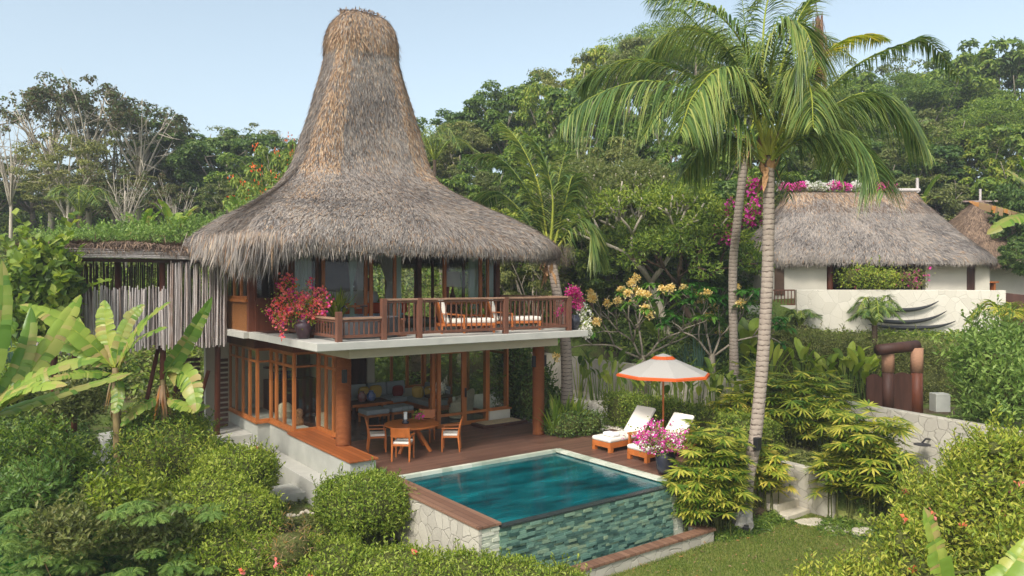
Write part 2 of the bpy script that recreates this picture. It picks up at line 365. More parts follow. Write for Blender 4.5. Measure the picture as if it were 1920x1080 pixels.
# foliage colours
LG = leafmat('mid_green_leaf', [(.065, .12, .018), (.125, .2, .026), (.19, .27, .04), (.27, .33, .055)])
LD = leafmat('dark_green_leaf', [(.045, .09, .02), (.08, .145, .03), (.125, .195, .04), (.17, .235, .055)])
LY = leafmat('yellow_green_leaf', [(.12, .19, .022), (.2, .28, .032), (.3, .36, .045), (.4, .41, .07)])
LO = leafmat('olive_leaf', [(.095, .115, .033), (.145, .175, .042), (.2, .225, .06), (.26, .26, .085)])
LR = leafmat('rust_leaf', [(.1, .13, .035), (.12, .07, .04), (.13, .12, .045), (.12, .17, .05)])
LH = leafmat('hedge_leaf', [(.11, .17, .015), (.2, .275, .025), (.3, .365, .04), (.42, .46, .08)])
LB = leafmat('grassy_blue_leaf', [(.06, .13, .08), (.1, .19, .12), (.15, .24, .16)])
LRH = leafmat('lady_palm_leaf', [(.08, .15, .016), (.2, .26, .028), (.36, .38, .045), (.58, .5, .09)])
LPALM = leafmat('coconut_leaf', [(.065, .12, .03), (.12, .195, .045), (.19, .265, .06), (.32, .34, .09)], .38, .3)
LBAN = leafmat('banana_leaf', [(.11, .2, .024), (.16, .27, .036), (.23, .33, .05), (.33, .36, .08), (.36, .3, .1)], .36, .35)
LFERN = leafmat('fern_leaf', [(.1, .18, .035), (.17, .27, .055), (.25, .35, .085)])
LFRG = leafmat('frangipani_leaf', [(.035, .12, .015), (.06, .17, .02), (.1, .22, .03)])
LDRY = leafmat('dry_leaf', [(.25, .17, .09), (.36, .25, .14), (.42, .2, .05)])
FPK = leafmat('magenta_bract', [(.5, .02, .2), (.65, .05, .32), (.75, .12, .45)], .5, .35); FRED = leafmat('coral_bract', [(.9, .16, .09), (.92, .28, .2), (.92, .26, .3)], .5, .35)
FWH = leafmat('white_bract', [(.7, .68, .6), (.8, .78, .72)], .5, .3); FYE = leafmat('yellow_petal', [(.75, .5, .12), (.8, .62, .25), (.85, .7, .35)], .5, .3); FOR_ = leafmat('orange_petal', [(.7, .12, .02), (.8, .2, .03)], .5, .3)

# ================================================================== GROUND
def axis(lo, hi, a, b, st):
    near = np.arange(a, b + 1e-6, st); out = [near]
    x = b; s_ = st
    hi_l = []
    while x < hi: s_ *= 1.25; x += s_; hi_l.append(x)
    x = a; s_ = st; lo_l = []
    while x > lo: s_ *= 1.25; x -= s_; lo_l.append(x)
    return np.concatenate([lo_l[::-1], near, hi_l])
gx = axis(-900, 1400, -4, 46, .3); gy = axis(-400, 1500, 3, 46, .3)
XX, YY = np.meshgrid(gx, gy, indexing='ij'); ZZ = height(XX, YY)
pool_hole = (XX > 8.0) & (XX < 14.1) & (YY > 11.2) & (YY < 16.2)
ZZ = np.where(pool_hole, -1.9, ZZ)
nx, ny = len(gx), len(gy)
i = np.arange(nx - 1)[:, None] * ny; j = np.arange(ny - 1)[None]
GM = Mat('garden_soil')
n1 = GM.noise(.7, 8); n2 = GM.noise(14, 6)
c_ = GM.ramp(n2, [(.3, (.05, .035, .02)), (.7, (.13, .1, .06))]); g_ = GM.ramp(n2, [(.3, (.06, .09, .018)), (.7, (.14, .19, .045))])
GM.col(GM.mix(GM.ramp(n1, [(.42, (0, 0, 0)), (.58, (1, 1, 1))]), c_, g_)); GM.rough(.95, .1); GM.bump(n2, .6, .05)
m_ = MB(); m_.add(np.stack([XX, YY, ZZ], -1).reshape(-1, 3), np.stack([i + j, i + j + ny, i + j + ny + 1, i + j + 1], -1).reshape(-1, 4)[:, ::-1])
setting(m_.build('ground', GM.m, base=(0, 0, 0), smooth=True))

def sheet(name, mat, pts_fn, x0, x1, y0, y1, st, dz):
    xs = np.arange(x0, x1 + 1e-6, st); ys = np.arange(y0, y1 + 1e-6, st); A, B = np.meshgrid(xs, ys, indexing='ij'); Z = height(A, B) + dz
    k = pts_fn(A, B); n_y = len(ys); m = MB()
    ii = np.arange(len(xs) - 1)[:, None]; jj = np.arange(n_y - 1)[None]
    ok = (k[:-1, :-1] & k[1:, :-1] & k[1:, 1:] & k[:-1, 1:]).ravel()
    f = np.stack([ii * n_y + jj, ii * n_y + jj + 1, (ii + 1) * n_y + jj + 1, (ii + 1) * n_y + jj], -1).reshape(-1, 4)[ok]
    m.add(np.stack([A, B, Z], -1).reshape(-1, 3), f[:, ::-1]); return setting(m.build(name, mat, base=(0, 0, 0), smooth=True))
LW = Mat('lawn_turf'); a_ = LW.noise(40, 6); b_ = LW.noise(.8, 4)
LW.col(LW.mix(LW.ramp(b_, [(.35, (0, 0, 0)), (.65, (1, 1, 1))]), LW.ramp(a_, [(.3, (.09, .13, .02)), (.7, (.19, .25, .05))]), LW.ramp(a_, [(.3, (.14, .14, .04)), (.7, (.25, .25, .08))])))
LW.rough(.95, .1); LW.bump(a_, .8, .03)
lawn_r = lambda A, B: (B < 11.15) & (A > 8)
sheet('lawn', LW.m, lambda A, B: (A > 8.6) & (B < 11.1) & (B > 5) & (A < 18.6), 8, 19, 5, 11.2, .25, .015)
sheet('lawn', LW.m, lambda A, B: (A > 5.9) & (A < 7.9) & (B > 11.5) & (B < 16.3), 5.5, 8, 11, 16.4, .25, .015)
def grass(name, n, x0, x1, y0, y1, label):
    P = np.stack([rng.uniform(x0, x1, n), rng.uniform(y0, y1, n)], 1); z = height(P[:, 0], P[:, 1]) + .01
    D = nrm(np.stack([rng.normal(0, .5, n), rng.normal(0, .5, n), np.ones(n)], 1)); N = nrm(rng.normal(0, 1, (n, 3)))
    m = MB(); m.leaves(np.column_stack([P, z]), D, N, rng.uniform(.03, .075, n), .014, 0, .02)
    o = m.build(name, LGRASS, base=(0, 0, 0)); o['label'] = label; o['category'] = 'grass'; o['kind'] = 'stuff'
LGRASS = leafmat('grass_blade', [(.07, .12, .018), (.13, .19, .03), (.2, .25, .05), (.26, .25, .08)])
grass('grass', 90000, 9, 18.2, 7.6, 11.1, 'short green lawn grass in front of the pool basin')
grass('grass', 22000, 6, 7.95, 11.6, 16.3, 'patch of short grass beside the pale stone side wall of the pool')

# gravel garden
gm = islandmat('white_pebbles', [srgb(170, 160, 144), srgb(204, 196, 180), srgb(226, 220, 208)], .8, .2, 2, .3)
n = 6500; x = rng.uniform(15.3, 21.6, n); y = rng.uniform(17.0, 23.5, n); k = ~((x < 16.8) & (y < 17.4)); x = x[k]; y = y[k]; n = len(x)
m_ = MB(); t_ = np.array([[1, 0, 0], [0, 1, 0], [-1, 0, 0], [0, -1, 0], [0, 0, 1], [0, 0, -1]]) * 1.0
ff = np.array([[0, 1, 4], [1, 2, 4], [2, 3, 4], [3, 0, 4]])
sc = rng.uniform(.025, .06, (n, 1, 1)) * np.array([1, .8, .6]); an = rng.uniform(0, 6.28, n)
v = t_[None] * sc; ca, sa = np.cos(an)[:, None], np.sin(an)[:, None]
v = np.stack([v[..., 0] * ca - v[..., 1] * sa, v[..., 0] * sa + v[..., 1] * ca, v[..., 2]], -1) + np.column_stack([x, y, np.full(n, -.07)])[:, None]
m_.add(v.reshape(-1, 3), (np.arange(n)[:, None, None] * 6 + ff[None]).reshape(-1, 3))
o = m_.build('gravel', gm, base=(0, 0, 0)); o['kind'] = 'stuff'; o['label'] = 'pale gravel bed between the wooden deck and the boundary wall'; o['category'] = 'gravel'
m_ = MB(); m_.bx(15.32, 21.9, 17.32, 26.5, -.09, -.075); setting(m_.build('gravel_bed', plain('sandy_bed', srgb(190, 180, 160), .95, .2, 20, .5, .1)))

# deck
m_ = MB(); m_.bx(8.1, 15.3, 16.22, 20.56, -.12, 0); m_.bx(13.62, 16.75, 11.98, 16.22, -.12, 0); m_.bx(15.3, 16.75, 16.22, 17.3, -.12, 0)
setting(m_.build('deck', DECK, base=(0, 0, 0)))
m_ = MB(); m_.bx(13.62, 16.75, 11.94, 11.98, -.35, -.005); setting(m_.build('deck_edge', REDW))

# ================================================================== POOL
pool = thing('swimming_pool', 'infinity pool with teal water, green stone overflow wall and brown wood coping', 'swimming pool', (8.0, 11.9, -1.4))
def ledger(axis_, a0, a1, fixed, z0, z1, rowh, l0, l1, dep, mat, name, par, out):
    m = MB(); z = z0
    while z < z1 - .01:
        h = min(rowh * U(.85, 1.15), z1 - z); a = a0
        while a < a1 - .01:
            L = min(U(l0, l1), a1 - a); 
            if a1 - (a + L) < .08: L = a1 - a
            dd = dep * U(.35, 1.0); p0, p1 = (fixed - dd, fixed + .02) if out < 0 else (fixed - .02, fixed + dd)
            zz = z + h - .006
            if axis_ == 'x': m.bx(a + .003, a + L - .003, p0, p1, z, zz)
            else: m.bx(p0, p1, a + .003, a + L - .003, z, zz)
            a += L
        z += h
    return m.build(name, mat, par)
m_ = MB(); m_.bx(8.42, 13.36, 11.9, 12.08, -1.5, -.115); m_.bx(8.0, 8.42, 11.9, 16.2, -1.6, -.055); m_.bx(13.36, 13.6, 11.9, 16.2, -1.5, -.06); m_.bx(8.42, 13.36, 16.1, 16.3, -1.5, -.13)
m_.bx(8.42, 13.36, 12.08, 16.1, -1.6, -1.4); m_.build('pool_shell', GREYST, pool)
ledger('x', 8.42, 13.42, 11.9, -1.5, -.12, .062, .1, .3, .1, GREENST, 'overflow_wall', pool, -1)
ledger('x', 8.0, 8.42, 11.9, -1.5, -.06, .075, .12, .3, .05, GREYST, 'corner_pier', pool, -1)
ledger('x', 13.42, 13.8, 11.88, -1.4, -.03, .075, .12, .3, .05, GREYST, 'corner_pier', pool, -1)
m_ = MB(); m_.bx(7.93, 8.0, 11.86, 16.3, -1.6, -.055); m_.build('side_wall', CRAZY, pool)
m_ = MB(); m_.bx(7.9, 8.45, 11.83, 16.26, -.05, 0.004); m_.build('wood_coping', COPE, pool, bevel=.006)
m_ = MB(); m_.bx(8.45, 13.36, 11.82, 12.06, -.114, -.085); m_.build('overflow_edge', plain('black_slate', (.03, .04, .04), .25, .3, 8, .2, .6), pool)
PALE = islandmat('pale_pool_tile', [srgb(150, 160, 140), srgb(186, 192, 172), srgb(204, 206, 188)], .5, .4, 2, .3, .3, 30)
m_ = MB()
a = 8.45
while a < 13.36: m_.bx(a, min(a + .3, 13.36) - .004, 16.08, 16.215, -.3, .002); a += .3
a = 11.98
while a < 16.2: m_.bx(13.36, 13.5, a, min(a + .3, 16.2) - .004, -.3, .002); m_.bx(13.5, 13.615, a, min(a + .3, 16.2) - .004, -.3, -.01); a += .3
m_.build('pool_rim_tiles', PALE, pool)
m_ = MB(); m_.bx(8.4, 14.12, 11.12, 11.4, -1.1, -1.045); m_.bx(13.84, 14.12, 11.4, 12.2, -1.1, -1.045); m_.bx(13.6, 13.84, 11.98, 12.2, -1.1, -1.045); m_.build('basin_coping', COPE, pool, bevel=.005)
m_ = MB(); m_.bx(8.4, 14.08, 11.16, 11.36, -1.7, -1.1); m_.bx(13.88, 14.08, 11.36, 12.2, -1.7, -1.1); m_.build('basin_wall', CRAZY, pool)
WT = Mat('pool_water'); nz = WT.noise(1.1, 4, WT.coord((.45, 1.6, 1), (0, 0, -.5))); WT.col(WT.ramp(nz, [(.35, (0, .025, .032)), (.5, (0, .07, .08)), (.66, (.003, .13, .14))])); WT.rough(.03, .5)
WT.b.inputs['IOR'].default_value = 1.33; WT.bump(WT.noise(7, 4, WT.coord((.7, 1.5, 1), (0, 0, -.5))), .12, .03)
m_ = MB(); m_.add([[8.44, 12.0, -.083], [13.37, 12.0, -.083], [13.37, 16.09, -.083], [8.44, 16.09, -.083]], [0, 1, 2, 3]); setting(m_.build('pool_water', WT.m))
WT2 = Mat('basin_water'); WT2.col((.02, .09, .085, 1)); WT2.rough(.06, .5); WT2.bump(WT2.noise(6, 4), .3, .03)
m_ = MB(); m_.add([[8.4, 11.38, -1.32], [13.86, 11.38, -1.32], [13.86, 11.87, -1.32], [8.4, 11.87, -1.32]], [0, 1, 2, 3]); setting(m_.build('basin_water', WT2.m))

# ================================================================== VILLA
villa = thing('villa', 'two-storey villa with tall grey thatched tower roof above white balcony slab', 'house', (7.4, 16.5, 0))
def part(name, mat, *boxes, parent=None, bevel=0):
    m = MB()
    for b in boxes: m.bx(*b)
    return m.build(name, mat, parent or villa, bevel=bevel)
part('balcony_slab', CONC, (6.5, 14.93, 16.45, 26.6, 3.11, 3.3), (6.35, 6.5, 21.6, 26.6, 3.11, 3.297), bevel=.012)
part('floor_beam', plain('beige_render', srgb(196, 186, 164), .85, .05, 2), (7.7, 14.5, 17.35, 26.3, 2.8, 3.108))
part('plinth', CONCB, (7.35, 8.02, 16.5, 20.72, -1.4, .405), (7.5, 8.2, 20.72, 22.8, -1.4, .405), (7.13, 8.2, 22.8, 25.75, -1.4, .405))
part('bench_top', BENCHM, (7.31, 8.06, 16.44, 20.74, .408, .45), (8.06, 8.3, 19.4, 20.74, .408, .45), bevel=.005)
part('window_sill', TEAK, (7.44, 7.62, 20.74, 22.78, .41, .47), (7.06, 7.25, 22.74, 25.8, .41, .47), (7.25, 7.62, 22.74, 22.86, .41, .47))
part('ledge', CONC, (6.86, 7.35, 17.2, 22.3, -.95, -.22), (6.3, 6.86, 21.9, 26, -.6, -.25), (6.5, 7.13, 22.3, 26, -.95, -.24), bevel=.01)
TILE = planks('floor_tiles', srgb(70, 66, 62), srgb(112, 106, 98), .6, .6, 0, .25, .01)
part('floor', TILE, (8.2, 14.95, 20.62, 26.4, -.15, .012))
for (x_, y_, z_, r_) in ((7.95, 18.28, .45, .2), (14.3, 18.05, 0, .185)):
    zz = np.linspace(z_, 2.82, 40); m_ = MB(); m_.tube(np.column_stack([np.full(40, x_), np.full(40, y_), zz]), r_ * (1 + .02 * np.sin(zz * 23)), 24)
    o = m_.build('column', RATTAN, villa, smooth=True)
    for s_ in ((-.02, -1) if x_ < 9 else (-1, 1),):
        pass
for (x_, y_) in ((7.88, 18.06), (14.08, 18.0), (14.52, 18.03)):
    m_ = MB(); m_.box((x_, y_, 2.28), (.11, .1, .34), .2); tag(m_.build('wall_speaker', BLACK, bevel=.012), {7.88: 'black box speaker on the left rattan column above the bench', 14.08: 'black box speaker on the left side of the right rattan column', 14.52: 'black box speaker on the right side of the right rattan column'}[x_], 'speaker')

def glaze(A, B, z0, z1, cuts, trans=(), fw=.08, fd=.08, mat=None, skip=(), parent=None):
    A = np.array(A, float); B = np.array(B, float); L = np.linalg.norm(B - A); u = (B - A) / L; m = MB(); mt = mat or TEAK
    P = lambda a, z: (A[0] + u[0] * a, A[1] + u[1] * a, z)
    cuts = [0] + list(cuts) + [L]
    up = (-u[1], u[0], 0)
    m.bar(P(0, z0 + fw / 2), P(L, z0 + fw / 2), fw, fd - .004, up=up); m.bar(P(0, z1 - fw / 2), P(L, z1 - fw / 2), fw, fd - .004, up=up)
    for c in cuts: m.bar(P(c, z0), P(c, z1), fw, fd, up=up)
    for z in trans: m.bar(P(0, z), P(L, z), fw * .7, fd - .008, up=up)
    f = m.build('window', mt, parent or villa)
    for k in range(len(cuts) - 1):
        if k in skip: continue
        g = MB(); g.bar(P(cuts[k] + fw / 2, (z0 + z1) / 2), P(cuts[k + 1] - fw / 2, (z0 + z1) / 2), z1 - z0 - 2 * fw, .008, up=up); g.build('pane', GLASS, f)
    return f
def Xof(px, Y): t = (px - 960) / FOC; return Y * (FX + RX * t) / (FY - RX * 0 + RY * t)
def Yof(px, X): t = (px - 960) / FOC; return X * (FY + RY * t) / (FX + RX * t)
# ground storey
glaze((7.13, 25.7), (7.13, 22.84), .45, 2.72, [.72, 1.43, 2.14], (2.3,), .09)
glaze((7.13, 22.82), (7.55, 22.82), .45, 2.72, [], (2.3,), .09)
glaze((7.53, 22.76), (7.53, 20.78), .45, 2.72, [.5, 1.2], (2.3,), .11, skip=())
glaze((7.53, 20.74), (8.22, 20.74), .45, 2.72, [], (2.3,), .07)
glaze((8.24, 20.7), (8.24, 19.0), .45, 2.72, [.55, 1.1], (2.3,), .1)
part('header_beam', REDW, (7.0, 7.25, 22.7, 26, 2.72, 3.1), (7.25, 7.6, 22.7, 22.9, 2.72, 3.1), (7.44, 7.62, 20.66, 22.7, 2.72, 3.1), (7.62, 8.3, 20.66, 20.8, 2.72, 3.1), (8.16, 8.34, 18.9, 20.66, 2.72, 3.1))
glaze((12.22, 20.6), (13.15, 20.6), .02, 2.78, [], (.42, 2.45), .12)
d_ = glaze((13.22, 20.62), (14.12, 20.62), .02, 2.78, [], (.42,), .12)
m_ = MB(); m_.bar((13.2, 20.52, .95), (13.2, 20.52, 1.25), .05, .04, up=(0, 1, 0)); m_.bar((13.2, 20.5, 1.12), (13.2, 20.46, 1.12), .03, .03); m_.build('door_handle', BLACK, villa)
glaze((14.16, 20.6), (14.95, 20.6), .42, 2.78, [], (), .06)
part('low_wall', PLAST, (14.16, 15.0, 20.5, 20.72, 0, .4)); part('low_wall_cap', TEAK, (14.12, 15.04, 20.46, 20.76, .4, .44))
glaze((14.95, 20.7), (14.95, 26.3), .02, 2.78, [1.1, 2.4, 3.6, 4.6], (2.3,), .12)
for b_ in ((14.1, 14.22, 20.7, 20.82, 0, 2.79), (12.02, 12.14, 20.66, 20.8, 0, 2.79)): part('inner_post', TEAK, b_)
part('back_wall', PLAST, (7.2, 9.2, 26.3, 26.5, 0, 2.8), (9.2, 9.6, 26.2, 26.55, 0, 2.8), (10.9, 11.6, 26.2, 26.5, 0, 2.8), (9.6, 10.9, 26.3, 26.5, 0, .9), (12.4, 12.7, 26.25, 26.5, 0, 2.8), (12.7, 14.9, 26.3, 26.5, 0, .5), (7.14, 7.3, 25.75, 26.5, -.6, 3.1), (6.4, 7.14, 25.95, 26.2, -.6, 3.1))
part('wood_panel', DARKW, (9.6, 10.9, 26.36, 26.44, .9, 2.8), (11.6, 12.4, 26.36, 26.44, 0, 2.8))
glaze((12.7, 26.4), (14.9, 26.4), .5, 2.8, [.8, 1.5], (), .1)
part('inner_wall', PLAST, (10.1, 10.35, 24.6, 26.2, 0, 2.8)); part('shelf', DARKW, (8.4, 10.1, 25.6, 26.25, .0, 1.3), (8.4, 10.1, 25.9, 26.25, 1.7, 1.75))
m_ = MB()
for k in range(7): m_.box((8.7 + k * .09, 26.0, 1.45), (.05, .2, U(.24, .32)), 0, 0, 0, .06)
tag(m_.build('book_row', clothmat('blue_books', srgb(60, 84, 130))), 'row of blue books on the dark shelf inside the ground floor', 'books')
part('doormat_platform', DARKW, (13.35, 15.15, 19.7, 20.42, .002, .1), bevel=.01)
m_ = MB(); m_.bx(13.5, 14.95, 19.8, 20.36, .101, .12); tag(m_.build('doormat', plain('sisal_mat', srgb(186, 164, 126), .95, .15, 40, .5)), 'tan sisal doormat on the low dark step by the glass door', 'doormat')
# upper storey
Z0, Z1 = 3.3, 5.75
part('upper_wall', WOVEN, (6.52, 6.6, 21.75, 25.9, 3.3, 4.15)); part('upper_sill', TEAK, (6.44, 6.66, 21.7, 25.9, 4.15, 4.24))
for b_ in ((6.5, 6.68, 21.6, 21.78, 3.3, 5.8), (7.26, 7.4, 21.5, 21.64, 3.3, 5.8), (7.24, 7.4, 20.36, 20.5, 3.3, 5.8), (14.3, 14.46, 20.34, 20.5, 3.3, 5.8), (14.3, 14.46, 25.8, 26, 3.3, 5.8)): part('upper_post', REDW, b_)
glaze((6.56, 25.9), (6.56, 21.8), 4.24, Z1, [.9, 1.8, 2.7, 3.4], (), .08)
part('upper_front_panel', REDW, (6.68, 7.26, 21.54, 21.6, 3.3, 4.2)); glaze((6.68, 21.57), (7.26, 21.57), 4.2, Z1, [], (), .07, mat=REDW)
part('upper_side_panel', TEAK, (7.3, 7.36, 20.5, 21.5, 3.3, 3.5)); glaze((7.33, 21.5), (7.33, 20.5), 3.5, Z1, [.5], (4.2,), .07, mat=REDW)
xs = [Xof(p, 20.4) for p in (544, 594, 606, 686, 786, 834, 901, 915, 935)]
glaze((xs[0], 20.42), (xs[1], 20.42), Z0, Z1, [], (), .07, mat=REDW)
f_ = glaze((xs[2], 20.42), (xs[3], 20.42), Z0, Z1, [], (4.02,), .1, mat=TEAK)
glaze((xs[3] + .12, 20.3), (xs[3] + .9, 20.3), Z0, Z1, [], (), .1, mat=TEAK, skip=(0,))
glaze((xs[5], 20.42), (xs[6], 20.42), Z0, Z1, [], (4.05,), .11, mat=TEAKH)
glaze((xs[7], 20.42), (xs[8], 20.42), Z0, Z1, [], (4.05,), .08, mat=TEAK)
for b_ in ((xs[4] - .05, xs[4] + .09, 20.4, 20.54, Z0, 5.8), (xs[1] + .02, xs[1] + .1, 20.42, 20.52, Z0, 5.8)): part('upper_mullion', DARKW, b_)
glaze((14.38, 20.5), (14.38, 25.8), Z0, Z1, [.9, 2.0, 3.1, 4.2], (4.05,), .1, mat=REDW)
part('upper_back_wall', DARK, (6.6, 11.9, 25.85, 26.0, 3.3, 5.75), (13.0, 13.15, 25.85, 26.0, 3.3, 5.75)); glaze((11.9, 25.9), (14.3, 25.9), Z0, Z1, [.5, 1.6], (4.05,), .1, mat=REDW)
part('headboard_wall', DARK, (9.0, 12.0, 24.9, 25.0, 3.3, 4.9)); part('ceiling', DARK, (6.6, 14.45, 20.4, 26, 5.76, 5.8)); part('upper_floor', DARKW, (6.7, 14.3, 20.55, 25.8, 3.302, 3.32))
def curtain(x0, x1, Y, z0, z1, tie=None, lab='', mat=None, side=0):
    n = 60; rows = 14; zs = np.linspace(z1, z0, rows); v = []
    for z in zs:
        wd = 1.0
        if tie:
            wd = .14 + .86 * abs((z - tie) / (z1 - tie)) ** .8 if z > tie else .14 + .3 * ((tie - z) / (tie - z0)) ** .6
        s_ = np.linspace(0, 1, n); cx = x0 + (x1 - x0) * (.5 + side * .36 * (1 - wd)); x = cx + (s_ - .5) * (x1 - x0) * wd
        v.append(np.column_stack([x, Y + .05 * np.sin(s_ * 50 + z * .4) * (1 if wd > .5 else .7), np.full(n, z)]))
    m = MB(); ii = np.arange(rows - 1)[:, None] * n; jj = np.arange(n - 1)[None]
    m.add(np.concatenate(v), np.stack([ii + jj, ii + jj + 1, ii + n + jj + 1, ii + n + jj], -1).reshape(-1, 4))
    if tie: m.box((cx, Y, tie), ((x1 - x0) * .18, .14, .05))
    return tag(m.build('curtain', mat or CURT, smooth=True), lab, 'curtain')
curtain(xs[0] + .08, xs[1] - .05, 20.62, 3.35, 5.7, None, 'pale green sheer curtain hanging straight behind the leftmost upper window')
curtain(xs[2] + .9, xs[3] - .08, 20.7, 3.35, 5.7, 4.6, 'pale green curtain tied at mid height behind the glass left of the open doorway', side=-.6)
curtain(xs[3] + .15, xs[3] + .95, 21.6, 3.9, 5.7, 4.5, 'grey bed-net curtain swept left in the open doorway', CURT2, side=-.8)
curtain(xs[3] + .95, xs[3] + 1.85, 21.6, 3.35, 5.7, 4.72, 'white bed-net curtain knotted in the middle, right of the bedside lamp', CURT2)
curtain(xs[4] - .75, xs[4] - .45, 20.75, 3.35, 5.7, None, 'narrow pale curtain bunched left of the dark upstairs post')
curtain(xs[6] - .25, xs[6] + .2, 20.7, 3.35, 5.7, None, 'slim grey green curtain behind the right upstairs window frame')
curtain(xs[7] + .1, xs[8] + .05, 20.66, 3.35, 5.7, None, 'pale blue green curtain at the right end of the upstairs glass front')

# ---------- balcony railing (fence of its own)
rail = thing('balcony_railing', 'dark brown wooden balustrade along the edge of the white balcony slab', 'railing', (8.2, 16.62, 3.3))
RW = plain('rail_wood', srgb(104, 68, 52), .6, .25, 8, .2, .3, (1, 1, .3)); RWT = plain('rail_top_wood', srgb(150, 118, 96), .65, .2, 8, .2, .2)
def post(x, y, h): 
    m = MB(); m.box((x, y, 3.3 + h / 2), (.14, .14, h)); m.build('post', RW, rail, bevel=.01)
def span(a, b, ztop, zbot, n):
    a = np.array(a, float); b = np.array(b, float)
    m = MB(); m.bar((*a, ztop - .03), (*b, ztop - .03), .11, .05); m.build('handrail', RWT, rail, bevel=.006)
    m = MB(); m.bar((*a, zbot), (*b, zbot), .06, .07); m.bar((*a, ztop - .09), (*b, ztop - .09), .05, .05); m.build('bottom_rail', RW, rail)
    for k in range(n):
        p = a + (b - a) * (k + 1) / (n + 1); m = MB(); m.bar((*p, zbot), (*p, ztop - .06), .028, .028, up=(0, 1, 0)); m.build('baluster', RW, rail)
XP = [8.28, 9.28, 12.0, 14.3]
post(7.1, 16.6, .72); post(7.1, 18.4, .62); 
for x_ in XP: post(x_, 16.62, 1.02)
span((7.1, 16.6), (8.28, 16.62), 3.88, 3.42, 8); span((7.1, 18.4), (7.1, 16.6), 3.88, 3.42, 9)
for a, b, n in zip(XP[:-1], XP[1:], (6, 16, 13)): span((a, 16.62), (b, 16.62), 4.32, 3.44, n)
post(14.42, 20.2, 1.02); span((14.42, 16.7), (14.42, 20.2), 4.32, 3.44, 18)
post(7.1, 20.3, .9); span((7.1, 18.5), (7.1, 20.3), 4.1, 3.42, 10)

